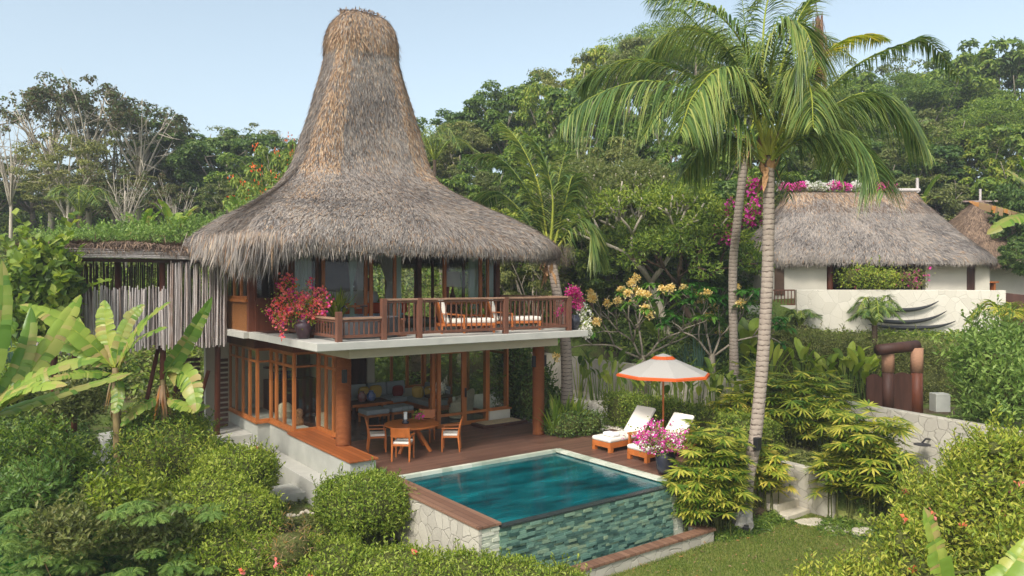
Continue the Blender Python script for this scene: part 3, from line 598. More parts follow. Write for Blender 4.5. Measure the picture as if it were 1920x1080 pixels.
# ---------- thatched roofs
def thatch(parent, c, secs, expo, nbl, rot=0, blade=(.22, .45), bw=.03, mats=(THG, THT, THB), name='roof', tanfn=None, fringe=2600, fl=(.25, .5), tuft=None, rows=90, K=160, shift=0):
    secs = np.array(secs, float); ln = np.concatenate([[0], np.cumsum(np.hypot(np.diff(secs[:, 0]), np.diff(secs[:, 1] + secs[:, 2]) * .5))]); ln /= ln[-1]
    t = np.linspace(0, 1, rows); kz = np.ones(5) / 5
    f = [np.interp(t, ln, secs[:, q]) for q in range(3)] ; e = np.interp(t, np.linspace(0, 1, len(expo)), expo)
    f = [np.concatenate([[a[0]] * 2, np.convolve(a, kz, 'valid'), [a[-1]] * 2]) for a in f]
    th = np.linspace(0, 2 * math.pi, K, endpoint=False)
    cs, sn = np.cos(th), np.sin(th)
    pw = 2 / e[:, None]; ux = np.sign(cs) * np.abs(cs) ** pw; uy = np.sign(sn) * np.abs(sn) ** pw
    wob = 1 + .018 * np.sin(3 * th + 5 * t[:, None]) + .012 * np.sin(9 * th + 14 * t[:, None]); 
    x = f[1][:, None] * ux * wob; y = f[2][:, None] * uy * wob
    z = f[0][:, None] + .04 * np.sin(7 * th + 2)[None] * t[:, None]
    sh_w = np.clip((f[0] - 6.2) / 1.8, 0, 1)[:, None] * shift; x = x - .25 * sh_w; y = y + .1 * sh_w
    if rot: x, y = x * math.cos(rot) - y * math.sin(rot), x * math.sin(rot) + y * math.cos(rot)
    P = np.stack([x + c[0], y + c[1], z + c[2]], -1)
    m = MB(); ii = np.arange(rows - 1)[:, None] * K; jj = np.arange(K)[None]; j2 = (jj + 1) % K
    m.add(P.reshape(-1, 3), np.stack([ii + jj, ii + j2, ii + K + j2, ii + K + jj], -1).reshape(-1, 4)[:, ::-1], 0)
    m.f.append((np.arange(K)[None], 0))
    Q = P[-1].copy(); ctr = np.array([c[0], c[1], 0]); inn = Q * 1.0; inn[:, :2] = ctr[:2] + (Q[:, :2] - ctr[:2]) * .93; inn[:, 2] = Q[:, 2] - .02
    inn2 = inn.copy(); inn2[:, :2] = ctr[:2] + (Q[:, :2] - ctr[:2]) * .72; inn2[:, 2] += .5
    v2 = np.concatenate([Q, inn, inn2]); jj = np.arange(K); j2 = (jj + 1) % K
    m.add(v2, np.concatenate([np.stack([jj + q * K, j2 + q * K, j2 + (q + 1) * K, jj + (q + 1) * K], -1) for q in (0, 1)])[:, ::-1], 2)
    o = m.build(name, list(mats), parent, smooth=True)
    # blades of straw
    A = P[:-1]; B = P[1:]; w_ = np.roll(A, -1, 1) - A; dn = B - A
    N = np.cross(dn, w_); area = np.linalg.norm(N, axis=2); N = nrm(N); pr = (area / area.sum()).ravel()
    outw = (P[:-1, :, :2] - ctr[:2]); sgn = np.sign((N[..., :2] * outw).sum(-1)); sgn = np.where(np.abs((N[..., :2] * outw).sum(-1)) < .02, np.sign(N[..., 2]), sgn); N = N * sgn[..., None]
    idx = rng.choice(len(pr), nbl, p=pr); r_, k_ = idx // K, idx % K; a_, b_ = rng.random(nbl)[:, None], rng.random(nbl)[:, None]
    pos = A[r_, k_] + dn[r_, k_] * a_ + w_[r_, k_] * b_; D = nrm(dn)[r_, k_]; Nn = N[r_, k_]; S_ = nrm(w_)[r_, k_]
    D2 = nrm(D + Nn * (rng.uniform(.01, .12, (nbl, 1)) + .3 * (rng.random((nbl, 1)) < .08)) + S_ * rng.normal(0, .25, (nbl, 1)))
    L = rng.uniform(*blade, nbl); pos = pos - D * L[:, None] * .4 + Nn * .0
    mi = np.zeros(nbl, int)
    if tanfn is not None: mi = tanfn(ux[r_, k_], uy[r_, k_], pos[:, 2], t[r_])
    m = MB()
    for q in (0, 1, 2):
        s_ = mi == q
        if s_.any(): m.leaves(pos[s_], D2[s_], Nn[s_], L[s_], bw * rng.uniform(.6, 1.4, s_.sum()), q, .01)
    # fringe of the eave
    k_ = rng.integers(0, K, fringe); e0 = P[-1, k_]; a_ = rng.random((fringe, 1)); e0 = e0 + (np.roll(P[-1], -1, 0)[k_] - e0) * a_
    od = nrm(np.column_stack([(e0 - ctr)[:, :2], np.zeros(fringe)])); e0 = e0 - od * rng.uniform(0, .35, (fringe, 1)) + np.array([0, 0, .2]) * rng.random((fringe, 1))
    Lf = rng.uniform(*fl, fringe); D = nrm(np.column_stack([od[:, :2] * .12 + rng.normal(0, .1, (fringe, 2)), -np.ones(fringe)]))
    m.leaves(e0, D, od, Lf, bw * 1.1, 0, .01)
    if tuft is not None:
        for (tx, ty, nt_, ll, sp) in tuft:
            p = np.column_stack([tx + rng.normal(0, sp, nt_), ty + rng.normal(0, sp, nt_), c[2] + secs[-1, 0] + rng.uniform(.0, .5, nt_)])
            od = nrm(np.array([tx - c[0], ty - c[1], 0])); D = nrm(np.column_stack([od[0] * .25 + rng.normal(0, .12, nt_), od[1] * .25 + rng.normal(0, .12, nt_), -np.ones(nt_)]))
            m.leaves(p, D, np.repeat(od[None], nt_, 0), rng.uniform(.4, 1, nt_) * ll, bw * 1.2, 1 if rng.random() < .0 else 0, .01)
            m.leaves(p[: nt_ // 2], D[: nt_ // 2], np.repeat(od[None], nt_ // 2, 0), rng.uniform(.3, .8, nt_ // 2) * ll, bw * 1.2, 1, .01)
    m.build('thatch_straw', list(mats), o)
    return o
secs = [(13.14, .05, .05), (13.13, .4, .24), (13.02, .7, .45), (12.8, .9, .6), (12.45, 1.03, .69), (12.1, 1.09, .74), (11.95, 1.08, .73), (11.8, 1.04, .72), (11.6, 1.1, .73), (11.2, 1.2, .77), (10.2, 1.5, .9), (9.25, 1.8, 1.0), (8.4, 2.05, 1.15),
        (7.95, 2.28, 1.38), (7.6, 2.62, 1.75), (7.3, 3.03, 2.23), (7.0, 3.48, 2.7), (6.7, 3.98, 3.2), (6.35, 4.45, 3.68), (6.0, 4.8, 4.02), (5.75, 4.95, 4.19), (5.58, 4.97, 4.22), (5.48, 4.92, 4.16)]
def tan(ux, uy, z, t):
    c = np.minimum(np.abs(ux), np.abs(uy)); r = rng.random(len(ux))
    return np.where((z > 11.9) & (r < .6), 1, np.where((z > 7.9) & (c > .58) & (r < .68), 1, np.where((z > 7.0) & (c > .74) & (r < .35 ), 1, np.where(r < .06, 1, np.where(r < .2, 2, 0)))))
tufts = [(5.5, 17.7, 900, .95, .28), (5.3, 18.6, 700, .7, .3), (5.25, 19.6, 500, .55, .3), (14.75, 17.45, 350, .5, .16), (5.4, 24.6, 400, .7, .3)]
thatch(villa, (10.22, 21.4, 0), secs, [4.5, 4.5, 4.5, 4.5, 4.5, 4.2, 4, 4.5, 6, 7], 170000, tanfn=tan, tuft=tufts, fringe=9000, fl=(.15, .34), bw=.019, blade=(.12, .3), K=220, rows=110, shift=1)
# shaggy cap straw hanging from the tower top
m_ = MB(); n = 3800; th = rng.uniform(0, 6.283, n); ux = np.sign(np.cos(th)) * np.abs(np.cos(th)) ** .55; uy = np.sign(np.sin(th)) * np.abs(np.sin(th)) ** .55
z = rng.uniform(11.95, 13.0, n); fx = np.interp(z, [11.9, 12.1, 12.4, 12.8, 13.05], [1.04, 1.07, 1.03, .9, .7]); fy = np.interp(z, [11.9, 12.1, 12.4, 12.8, 13.05], [.7, .72, .68, .6, .42])
p = np.column_stack([9.97 + ux * fx, 21.5 + uy * fy, z]); o_ = nrm(np.column_stack([ux, uy, np.zeros(n)])); D = nrm(o_ * rng.uniform(.0, .35, (n, 1)) + np.column_stack([rng.normal(0, .3, (n, 2)), -np.ones(n)]))
m_.leaves(p, D, o_, rng.uniform(.15, .45, n), .02, 0, .01); n = 500; a = rng.uniform(0, 6.283, n); p = np.column_stack([9.97 + .75 * np.cos(a) * rng.random(n) ** .5, 21.5 + .5 * np.sin(a) * rng.random(n) ** .5, np.full(n, 13.08)]); cl_ = nrm(np.column_stack([np.cos(a) * .8 + rng.normal(0, .5, n), np.sin(a) * .8 + rng.normal(0, .5, n), rng.uniform(.1, .9, n)]))
m_.leaves(p, cl_, nrm(rng.normal(0, 1, (n, 3))), rng.uniform(.05, .15, n), .03, 0, .01); m_.build('roof_cap_straw', THT, villa)

# ---------- bath pavilion on stilts
bath = thing('bath_pavilion', 'raised outdoor bathroom walled with weathered grey sticks beside the villa', 'pavilion', (4, 24, -.5))
def sticks(a, b, zb, zt, name, dens=.062, jz=.1, par=bath, mat=STICK):
    a = np.array(a, float); b = np.array(b, float); L = np.linalg.norm(b - a); u = (b - a) / L; nn = np.array([-u[1], u[0]]); m = MB(); s_ = 0
    while s_ < L:
        p = a + u * s_ + nn * U(-.035, .035); r_ = U(.02, .037); z0 = zb + U(-jz, jz); z1 = zt + U(-jz, jz); k = np.linspace(0, 1, 4)
        P = np.column_stack([p[0] + u[0] * (U(-.02, .02) * k + .012 * np.sin(k * 5 + U(0, 6))), p[1] + u[1] * U(-.02, .02) * k, z0 + (z1 - z0) * k]); m.tube(P, [r_, r_ * .95, r_ * .85, r_ * .8], 6); s_ += dens * U(.75, 1.2)
    return m.build(name, mat, par)
sticks((1.75, 23.3), (4.75, 23.3), 2.82, 4.55, 'low_stick_screen', .046); sticks((4.7, 23.22), (6.35, 23.25), 2.8, 5.3, 'tall_stick_screen', .055, .06); sticks((1.6, 23.7), (1.7, 26.8), 2.9, 5.3, 'side_stick_screen', .07)
sticks((1.7, 26.8), (6.4, 26.8), 3.3, 5.4, 'back_stick_screen', .058, .2, mat=BARKD)
part('bath_floor', DARKW, (1.7, 6.35, 23.65, 26.9, 2.9, 3.05), parent=bath)
m_ = MB()
for (x_, y_) in ((1.9, 23.9), (3.55, 24.4), (4.62, 23.7), (6.2, 23.8), (2.6, 26), (5.4, 25.6)):
    m_ = MB(); zb = Hh((x_, y_)) - .1; m_.tube([(x_, y_, zb), (x_ + .02, y_, 2.5), (x_, y_, 5.4)], .085, 10); m_.build('post', REDW, bath, smooth=True)
for (p, q) in (((4.0, 23.8, .2), (4.6, 24.0, 2.9)), ((5.4, 23.8, .1), (6.0, 24, 2.0)), ((2.3, 24, -.1), (1.95, 24, 2.0))):
    m_ = MB(); m_.tube([p, q], .06, 8); m_.build('brace', REDW, bath, smooth=True)
m_ = MB()
for k in range(5): m_.tube([(1.3, 23.16 - .02 * k, 5.42 + .05 * k), (3.8, 23.14, 5.43 + .05 * k + U(-.01, .01)), (6.2, 23.16, 5.41 + .05 * k)], .032, 6)
m_.build('roof_poles', STICK, bath); part('roof_deck', DARKW, (1.35, 6.2, 23.35, 27.3, 5.66, 5.72), (1.4, 6.4, 23.4, 23.5, 5.3, 5.4), parent=bath)
n = 16000; x = rng.uniform(1.25, 6.3, n); y = 23.25 + rng.random(n) ** 1.6 * 4.1; z = 5.74 + .12 * rng.random(n) + .07 * np.sin(x * 2.1) * np.sin(y * 3)
D = nrm(np.column_stack([rng.normal(0, .8, n), -np.ones(n) * .7 + rng.normal(0, .3, n), np.where(y < 23.6, -.75, -.05) + rng.normal(0, .15, n)])); m_ = MB()
m_.leaves(np.column_stack([x, y, z]), D, np.tile([0, 0, 1.0], (n, 1)), rng.uniform(.2, .5, n), .028, 0, .02); m_.build('thatch', THB, bath)
part('slat_panel', DARKW, *[(6.35, 6.75, 24.6, 24.64, .1 + .16 * k, .2 + .16 * k) for k in range(14)], parent=bath); part('slat_panel', DARKW, *[(5.4, 6.1, 25.4, 25.44, .1 + .16 * k, .2 + .16 * k) for k in range(14)], parent=bath)
m_ = MB(); m_.bx(3.2, 7.12, 23.3, 27, -1.6, .02); setting(m_.build('terrace', CONC, bevel=.01))
m_ = MB(); q = V(205, 20.5); m_.box((q[0], q[1], -.7), (.9, .35, 1.5), -.3); tag(m_.build('retaining_wall', CONCB, bevel=.02), 'short pale concrete wall at the foot of the banana plants', 'wall')
b0 = G(548, 900, -.6); m_ = MB(); m_.box((6.62, 18.6, -1.03), (.9, 1.0, .95), 0); tag(m_.build('concrete_block', CONCB, bevel=.015), 'square concrete block below the villa plinth between two green bushes', 'concrete block')

# ================================================================== FURNITURE ON THE TERRACE
t = thing('dining_table', 'round orange brown teak dining table with slanted crossed legs on the wooden terrace', 'table', (10.1, 18.5, 0))
m_ = MB(); m_.lathe((10.1, 18.5, .7), [(0.01, 0), (.74, 0), (.78, .012), (.78, .035), (.76, .045), (.01, .045)], 48); m_.build('tabletop', TEAKH, t)
m_ = MB(); m_.lathe((10.1, 18.5, .6), [(.01, 0), (.42, 0), (.42, .1), (.01, .1)], 24); m_.build('apron', TEAKH, t)
for a in range(4):
    th = a * math.pi / 2 + .5; m_ = MB(); m_.bar((10.1 + .62 * math.cos(th), 18.5 + .62 * math.sin(th), 0), (10.1 + .12 * math.cos(th), 18.5 + .12 * math.sin(th), .66), .09, .06); m_.build('leg', TEAKH, t, bevel=.006)

def make_chair(label):
    c = thing('dining_chair', label, 'chair', (0, 0, 0), 0, 'teak armchairs around the round table')
    m = MB(); m.box((0, 0, .42), (.5, .48, .05)); m.build('seat_frame', TEAKH, c, bevel=.006)
    m = MB(); m.box((0, .01, .475), (.46, .44, .06)); m.build('seat_cushion', CREAM, c, bevel=.02)
    for sx in (-1, 1):
        m = MB(); m.tube([(sx * .24, .22, 0), (sx * .24, .22, .4), (sx * .25, .2, .64)], [.022, .028, .022], 6); m.build('leg', TEAKH, c)
        m = MB(); m.tube([(sx * .235, -.27, 0), (sx * .235, -.23, .42), (sx * .235, -.25, .62), (sx * .235, -.32, .9)], [.022, .03, .028, .022], 6); m.build('leg', TEAKH, c)
        m = MB(); m.bar((sx * .25, .24, .655), (sx * .25, -.26, .665), .06, .028); m.build('armrest', TEAKH, c, bevel=.008)
    m = MB(); m.bar((-.23, -.29, .76), (.23, -.29, .76), .03, .26, up=(0, -.25, 1)); m.build('backrest', TEAKH, c, bevel=.008)
    return c
ch = make_chair(''); us = []
for (x_, y_, tx, ty, lb) in ((9.35, 17.62, 9.95, 18.3, 'teak armchair with cream seat, its back to the camera nearest the pool side'), (9.25, 18.95, 10.1, 18.6, 'teak armchair with cream seat left of the round table, beside the rattan column'),
                             (10.95, 17.8, 10.2, 18.35, 'teak armchair with cream seat on the right of the round table, side-on'), (10.95, 19.3, 10.3, 18.7, 'teak armchair mostly hidden behind the round table')):
    place(ch, us, (x_, y_, .002), rz=math.atan2(ty - y_, tx - x_) - math.pi / 2, label=lb, group='teak armchairs around the round table')
h_ = thing('hurricane_lamp', 'glass hurricane lamp with white candle on dark base, on the round table', 'candle lamp', (9.95, 18.6, .745))
m_ = MB(); m_.lathe((9.95, 18.6, .745), [(.01, 0), (.1, 0), (.1, .05), (.05, .07), (.09, .12), (.01, .12)], 20); m_.build('base', POTB, h_, smooth=True)
m_ = MB(); m_.lathe((9.95, 18.6, .865), [(.01, 0), (.05, 0), (.05, .2), (.01, .2)], 16); m_.build('candle', WHITEC, h_)
m_ = MB(); m_.tube([(9.95, 18.6, .865), (9.95, 18.6, 1.0), (9.95, 18.6, 1.25)], [.11, .12, .1], 20, cap=False); m_.build('glass_cylinder', GLASS, h_, smooth=True)
def cloud(m, c, r, n, L, Wd, mi=0, up=.3, shell=.5):
    v = nrm(rng.normal(0, 1, (n, 3))); q = rng.uniform(shell, 1, (n, 1)) ** .7; P = np.array(c) + v * q * np.array(r)
    D = nrm(v + rng.normal(0, .8, (n, 3)) + [0, 0, up]); N = nrm(v + rng.normal(0, .6, (n, 3)) + [0, 0, .5]); m.leaves(P, D, N, L * rng.uniform(.6, 1.3, n), Wd * rng.uniform(.7, 1.2, n), mi)
f_ = thing('flower_vase', 'small vase of pink flowers and green leaves on the round table', 'flower vase', (10.3, 18.5, .745))
m_ = MB(); m_.lathe((10.3, 18.5, .745), [(.01, 0), (.04, 0), (.055, .05), (.03, .1), (.01, .1)], 14); m_.build('vase', GLASS, f_)
m_ = MB(); cloud(m_, (10.3, 18.5, .95), (.13, .13, .1), 70, .1, .04); m_.build('leaves', LH, f_); m_ = MB(); cloud(m_, (10.33, 18.45, .93), (.1, .1, .08), 60, .06, .05); m_.build('petals', FPK, f_)

# lounge inside
s = thing('sofa', 'long grey L-shaped sofa with wooden frame inside the open ground floor', 'sofa', (12.6, 25.3, 0.01))
def P_(root, name, mat, *boxes, bevel=.03): 
    m = MB()
    for b in boxes: m.bx(*b)
    return m.build(name, mat, root, bevel=bevel)
P_(s, 'frame', TEAK, (11.1, 14.1, 24.6, 25.7, .12, .28), bevel=.01); P_(s, 'frame', TEAK, (13.2, 14.15, 22.9, 24.6, .12, .28), bevel=.01)
for (x_, y_) in ((11.15, 24.65), (11.15, 25.65), (14.08, 25.65), (13.25, 22.95), (14.08, 22.95)): m_ = MB(); m_.bx(x_ - .04, x_ + .04, y_ - .04, y_ + .04, .012, .6 if y_ < 24 else .12); m_.build('leg', TEAK, s)
for k in range(3): P_(s, 'seat_cushion', GREYC, (11.15 + k * .7, 11.83 + k * .7, 24.6, 25.45, .29, .47))
for k in range(2): P_(s, 'seat_cushion', GREYC, (13.22, 14.0, 22.95 + k * .85, 23.78 + k * .85, .29, .47))
for k in range(3): m_ = MB(); m_.box((11.6 + k * .8, 25.5, .7), (.76, .2, .5), 0, 0, -.15); m_.build('back_cushion', GREYC, s, bevel=.05)
for k in range(2): m_ = MB(); m_.box((14.05, 23.4 + k * .85, .7), (.2, .78, .5), 0, 0, 0, .15); m_.build('back_cushion', GREYC, s, bevel=.05)
def pillow(x, y, z, rz, mat, lab, sz=.42):
    m = MB(); m.ball((0, 0, 0), (sz / 2, .11, sz / 2), e=.55); v = m.v[0]; M_ = np.array(Matrix.Rotation(rz, 3, 'Z') @ Matrix.Rotation(.3, 3, 'X')); m.v[0] = v @ M_.T + np.array((x, y, z))
    tag(m.build('pillow', mat, smooth=True), lab, 'pillow')
pillow(11.75, 25.2, .68, .1, YELC, 'yellow square pillow, farthest left on the grey sofa'); pillow(12.15, 25.05, .69, -.1, YELC, 'larger yellow pillow at the left end of the grey sofa', .48)
pillow(13.0, 24.9, .66, -.3, REDC, 'dark red patterned pillow between the yellow pillows'); pillow(13.4, 24.1, .68, -.9, YELC, 'yellow bolster pillow just right of the red patterned one', .44)
pillow(13.7, 23.7, .69, -1.2, YELC, 'yellow pillow nearest the glass door on the grey sofa', .44); pillow(13.85, 23.3, .7, -1.3, GREYC, 'pale grey pillow against the right arm of the sofa', .5)
ot = thing('ottoman', '', 'ottoman', (0, 0, 0), 0, 'grey ottomans in front of the sofa'); P_(ot, 'cushion', GREYC, (-.42, .42, -.36, .36, .3, .46), bevel=.04); P_(ot, 'frame', TEAK, (-.42, .42, -.36, .36, .22, .298), bevel=.01)
for sx in (-1, 1):
    for sy in (-1, 1): m_ = MB(); m_.bx(sx * .38 - .03, sx * .38 + .03, sy * .32 - .03, sy * .32 + .03, 0, .22); m_.build('leg', TEAK, ot)
us = []; place(ot, us, (11.05, 22.9, .012), rz=.0, label='grey cushioned wooden ottoman, the left one of the pair by the dark coffee table'); place(ot, us, (12.0, 22.95, .012), rz=0, label='grey cushioned wooden ottoman, the right one of the pair before the sofa')
t = thing('coffee_table', 'large dark coffee table with bamboo edge inside the ground floor', 'table', (11.4, 24.0, .012)); P_(t, 'tabletop', DARK, (10.6, 12.1, 23.6, 24.5, .46, .54), bevel=.01); P_(t, 'edge', TEAKH, (10.58, 12.12, 23.56, 23.6, .44, .53), bevel=.005)
for x_ in (10.7, 12.0):
    for y_ in (23.7, 24.4): m_ = MB(); m_.bx(x_ - .05, x_ + .05, y_ - .05, y_ + .05, .012, .46); m_.build('leg', DARKW, t)
for (x_, mt, lb) in ((11.15, plain('mottled_china', (.5, .45, .4), .3, .6, 14, .1, .5, c2=(.25, .04, .04)), 'round mottled jar on the dark coffee table, left'), (11.5, plain('blue_china', (.55, .6, .7), .3, .6, 12, .1, .5, c2=(.03, .09, .35)), 'blue and white china jar on the dark coffee table')):
    m_ = MB(); m_.lathe((x_, 24.05, .54), [(.02, 0), (.1, 0), (.17, .12), (.16, .22), (.08, .32), (.09, .36), (.02, .36)], 20); tag(m_.build('china_jar', mt, smooth=True), lb, 'jar')
WICK = plain('white_wicker', srgb(200, 188, 160), .8, .3, 40, .6, .2)
def wicker(x, y, rz, lab):
    c = thing('wicker_chair', lab, 'chair', (0, 0, 0), 0, None); m = MB()
    th = np.linspace(-2.2, 2.2, 24) + math.pi / 2 + math.pi; z0 = .1; zt = .55 + .3 * np.exp(-((np.linspace(-2.2, 2.2, 24)) / 1.0) ** 2)
    lo = np.column_stack([.3 * np.cos(th), .3 * np.sin(th), np.full(24, z0)]); hi = np.column_stack([.36 * np.cos(th), .36 * np.sin(th), zt]); li = lo * [.9, .9, 1]; hi_ = hi * [.88, .88, 1]
    v = np.concatenate([lo, hi, hi_, li]); k = np.arange(23); m.add(v, np.concatenate([np.stack([k + a * 24, k + 1 + a * 24, k + 1 + b * 24, k + b * 24], -1) for a, b in ((0, 1), (1, 2), (2, 3), (3, 0))])); m.build('shell', WICK, c)
    m = MB(); m.lathe((0, 0, .02), [(.02, 0), (.28, 0), (.3, .34), (.02, .34)], 20); m.build('base', WICK, c); m = MB(); m.ball((0, .02, .42), (.27, .27, .07)); m.build('cushion', GREYC, c, smooth=True)
    c.location = (x, y, .014); c.rotation_euler = (0, 0, rz)
wicker(13.75, 21.9, .9, 'pale wicker tub chair just behind the glass door'); wicker(14.5, 22.6, 1.6, 'pale wicker tub chair behind the fixed glass, beside the low white wall'); wicker(8.75, 21.3, -.8, 'pale wicker armchair behind the side windows near the rattan column')
t = thing('side_table', 'dark table with white flowers seen through the glass door', 'table', (13.6, 23.0, .012)); 
m_ = MB(); m_.lathe((13.4, 22.6, .7), [(.01, 0), (.5, 0), (.5, .04), (.01, .04)], 24); m_.build('tabletop', DARKW, t); m_ = MB(); m_.lathe((13.4, 22.6, .012), [(.01, 0), (.2, 0), (.05, .05), (.05, .688), (.01, .688)], 12); m_.build('leg', DARKW, t)
m_ = MB(); cloud(m_, (13.4, 22.6, .95), (.25, .25, .2), 120, .12, .07); tag(m_.build('white_flowers', FWH), 'bunch of white flowers on the dark table behind the glass door', 'flowers')
m_ = MB(); m_.lathe((8.25, 23.6, .05), [(.02, 0), (.16, 0), (.26, .25), (.27, .5), (.2, .72), (.13, .78), (.02, .78)], 20); tag(m_.build('carved_jar', WICK, smooth=True), 'large pale carved jar behind the corner bay window', 'jar')
m_ = MB(); m_.lathe((8.1, 21.9, .05), [(.02, 0), (.14, .02), (.13, .2), (.08, .28), (.13, .36), (.13, .5), (.07, .58), (.12, .66), (.1, .8), (.02, .85)], 16); tag(m_.build('wooden_figure', plain('carved_wood', srgb(160, 112, 70), .7, .4, 20, .5), smooth=True), 'carved wooden figure standing behind the side windows', 'statue')

# ---------- upstairs
b = thing('bed', 'large bed with pale blue white sheets and orange throw in the upstairs bedroom', 'bed', (11.0, 23.2, 3.32))
P_(b, 'bed_frame', DARKW, (9.6, 12.0, 22.3, 24.6, 3.33, 3.62), bevel=.01); P_(b, 'mattress', BLUEC, (9.65, 11.95, 22.35, 24.5, 3.62, 4.02), bevel=.08); P_(b, 'throw', ORGC, (9.6, 12.0, 22.28, 22.75, 3.7, 4.05), bevel=.05)
for x_ in (10.1, 10.9, 11.55): m_ = MB(); m_.ball((x_, 24.3, 4.2), (.33, .14, .22), e=.6); m_.build('bed_pillow', WHITEC, b, smooth=True)
def lamp(x, y, z, lab, r=.2, h=.28, sh=.38):
    l = thing('table_lamp', lab, 'lamp', (x, y, z)); m = MB(); m.lathe((x, y, z), [(.01, 0), (.09, 0), (.1, .1), (.05, .25), (.02, sh), (.01, sh)], 16); m.build('lamp_base', DARKW, l, smooth=True)
    m = MB(); m.tube([(x, y, z + sh - .02), (x, y, z + sh + h)], [r, r * .85], 24, cap=False); m.build('lamp_shade', CREAM, l, smooth=True)
t = thing('nightstand', 'small dark bedside table beneath the lamp upstairs', 'table', (12.4, 23.9, 3.32)); P_(t, 'body', DARKW, (12.15, 12.65, 23.7, 24.2, 3.33, 3.95), bevel=.01); P_(t, 'top', REDW, (12.1, 12.7, 23.65, 24.25, 3.952, 3.99), bevel=.005)
lamp(12.35, 23.9, 3.99, 'bedside lamp with beige shade in the upstairs doorway')
t = thing('console_table', 'dark console behind the right upstairs window', 'table', (13.5, 21.9, 3.32)); P_(t, 'body', DARKW, (13.0, 14.1, 21.7, 22.1, 3.33, 4.15), bevel=.01)
lamp(13.55, 21.9, 4.15, 'large pale green drum-shaded lamp behind the right upstairs window', .3, .5, .45)
tub = thing('bathtub', 'dark grey stone bathtub behind the low railing at the balcony corner', 'bathtub', (8.1, 17.4, 3.3))
m_ = MB(); o_ = [(.01, .02), (.86, 0), (.9, .06), (.95, .5), (.95, .53), (.88, .53), (.82, .45), (.75, .15), (.01, .12)]
m_.lathe((8.2, 17.45, 3.31), o_, 28, sy=.5); m_.build('basin', plain('grey_stone_tub', srgb(76, 76, 78), .6, .15, 10, .2, .3), tub, smooth=True)
m_ = MB(); m_.tube([(7.75, 17.95, 3.3), (7.75, 17.95, 4.05), (7.78, 17.8, 4.12), (7.8, 17.7, 4.05)], .022, 8); m_.box((7.75, 17.95, 3.8), (.2, .04, .04)); m_.build('tap', BLACK, tub)
m_ = MB(); m_.tube([(8.35, 17.95, 3.9), (8.35, 17.95, 4.1), (8.35, 17.85, 4.12)], .018, 8); m_.tube([(8.25, 17.9, 4.1), (8.45, 17.9, 4.1)], .02, 8); m_.build('tap_handle', BLACK, tub)
st = thing('wooden_stool', 'carved hourglass wooden stool on the balcony behind the railing', 'stool', (9.15, 17.5, 3.3))
m_ = MB(); m_.lathe((9.15, 17.5, 3.3), [(.01, 0), (.22, 0), (.22, .05), (.13, .12), (.13, .35), (.2, .42), (.2, .47), (.01, .47)], 20); m_.build('seat', plain('stool_wood', srgb(128, 82, 56), .6, .2, 8, .2), st, smooth=True)
def chaise(lab):
    c = thing('balcony_lounge_chair', lab, 'lounge chair', (0, 0, 0), 0, 'cushioned lounge chairs on the balcony')
    P_(c, 'seat_frame', TEAKH, (-.75, .85, -.36, .36, .2, .27), bevel=.008); P_(c, 'seat_cushion', CREAM, (-.4, .85, -.34, .34, .272, .4), bevel=.04)
    m = MB(); m.box((-.62, 0, .62), (.14, .66, .72), 0, 0, 0, -.28); m.build('back_cushion', CREAM, c, bevel=.04)
    m = MB(); m.box((-.72, 0, .6), (.04, .7, .74), 0, 0, 0, -.28); m.build('back_frame', TEAKH, c, bevel=.006)
    for x_ in (-.7, -.05, .8):
        for sy in (-1, 1): m = MB(); m.bx(x_ - .03, x_ + .03, sy * .34 - .025, sy * .34 + .025, 0, .2); m.build('leg', TEAKH, c)
    for sy in (-1, 1): m = MB(); m.bar((-.7, sy * .38, .55), (-.05, sy * .38, .5), .05, .03); m.bar((-.07, sy * .38, .0), (-.07, sy * .38, .5), .05, .04); m.build('armrest', TEAKH, c, bevel=.005)
    return c
c = chaise(''); us = []; place(c, us, (11.35, 17.75, 3.302), rz=-.35, label='teak lounge chair with cream cushions, the left one behind the balcony railing'); place(c, us, (13.2, 18.0, 3.302), rz=-.35, label='teak lounge chair with cream cushions, the right one near the end of the balcony')
t = thing('teak_side_table', 'small square teak table between the two balcony lounge chairs', 'table', (12.2, 18.6, 3.3)); P_(t, 'top', TEAKH, (12.0, 12.55, 18.4, 18.95, 3.72, 3.76), bevel=.005)
for x_ in (12.05, 12.5):
    for y_ in (18.45, 18.9): m_ = MB(); m_.bx(x_ - .025, x_ + .025, y_ - .025, y_ + .025, 3.3, 3.72); m_.build('leg', TEAKH, t)

# ---------- pool loungers
def lounger():
    c = thing('sun_lounger', '', 'sun lounger', (0, 0, 0), 0, 'teak sun loungers by the pool')
    P_(c, 'frame', TEAKH, (0, 2.0, -.36, .36, .12, .27), bevel=.008)
    for x_ in (.06, .95, 1.9):
        for sy in (-1, 1): m = MB(); m.bx(x_ - .06, x_ + .06, sy * .31 - .05, sy * .31 + .05, 0, .12); m.build('leg', TEAKH, c)
    P_(c, 'mattress', CREAM, (-.02, 1.25, -.36, .36, .272, .39), bevel=.045)
    m = MB(); m.box((1.58, 0, .68), (.95, .71, .1), 0, 0, 0, -.85); m.build('backrest_mattress', CREAM, c, bevel=.04)
    m = MB(); m.bar((1.9, -.3, .27), (1.75, -.3, .75), .04, .04); m.bar((1.9, .3, .27), (1.75, .3, .75), .04, .04); m.bar((1.75, -.3, .75), (1.75, .3, .75), .04, .04); m.build('back_support', TEAKH, c)
    return c
c = lounger(); us = []; place(c, us, (14.28, 15.2, .002), rz=.03, label='teak sun lounger with raised cream backrest, the one farther from the black pot'); place(c, us, (14.25, 13.8, .002), rz=.0, label='teak sun lounger with cream mattress, half hidden behind the black flower pot')
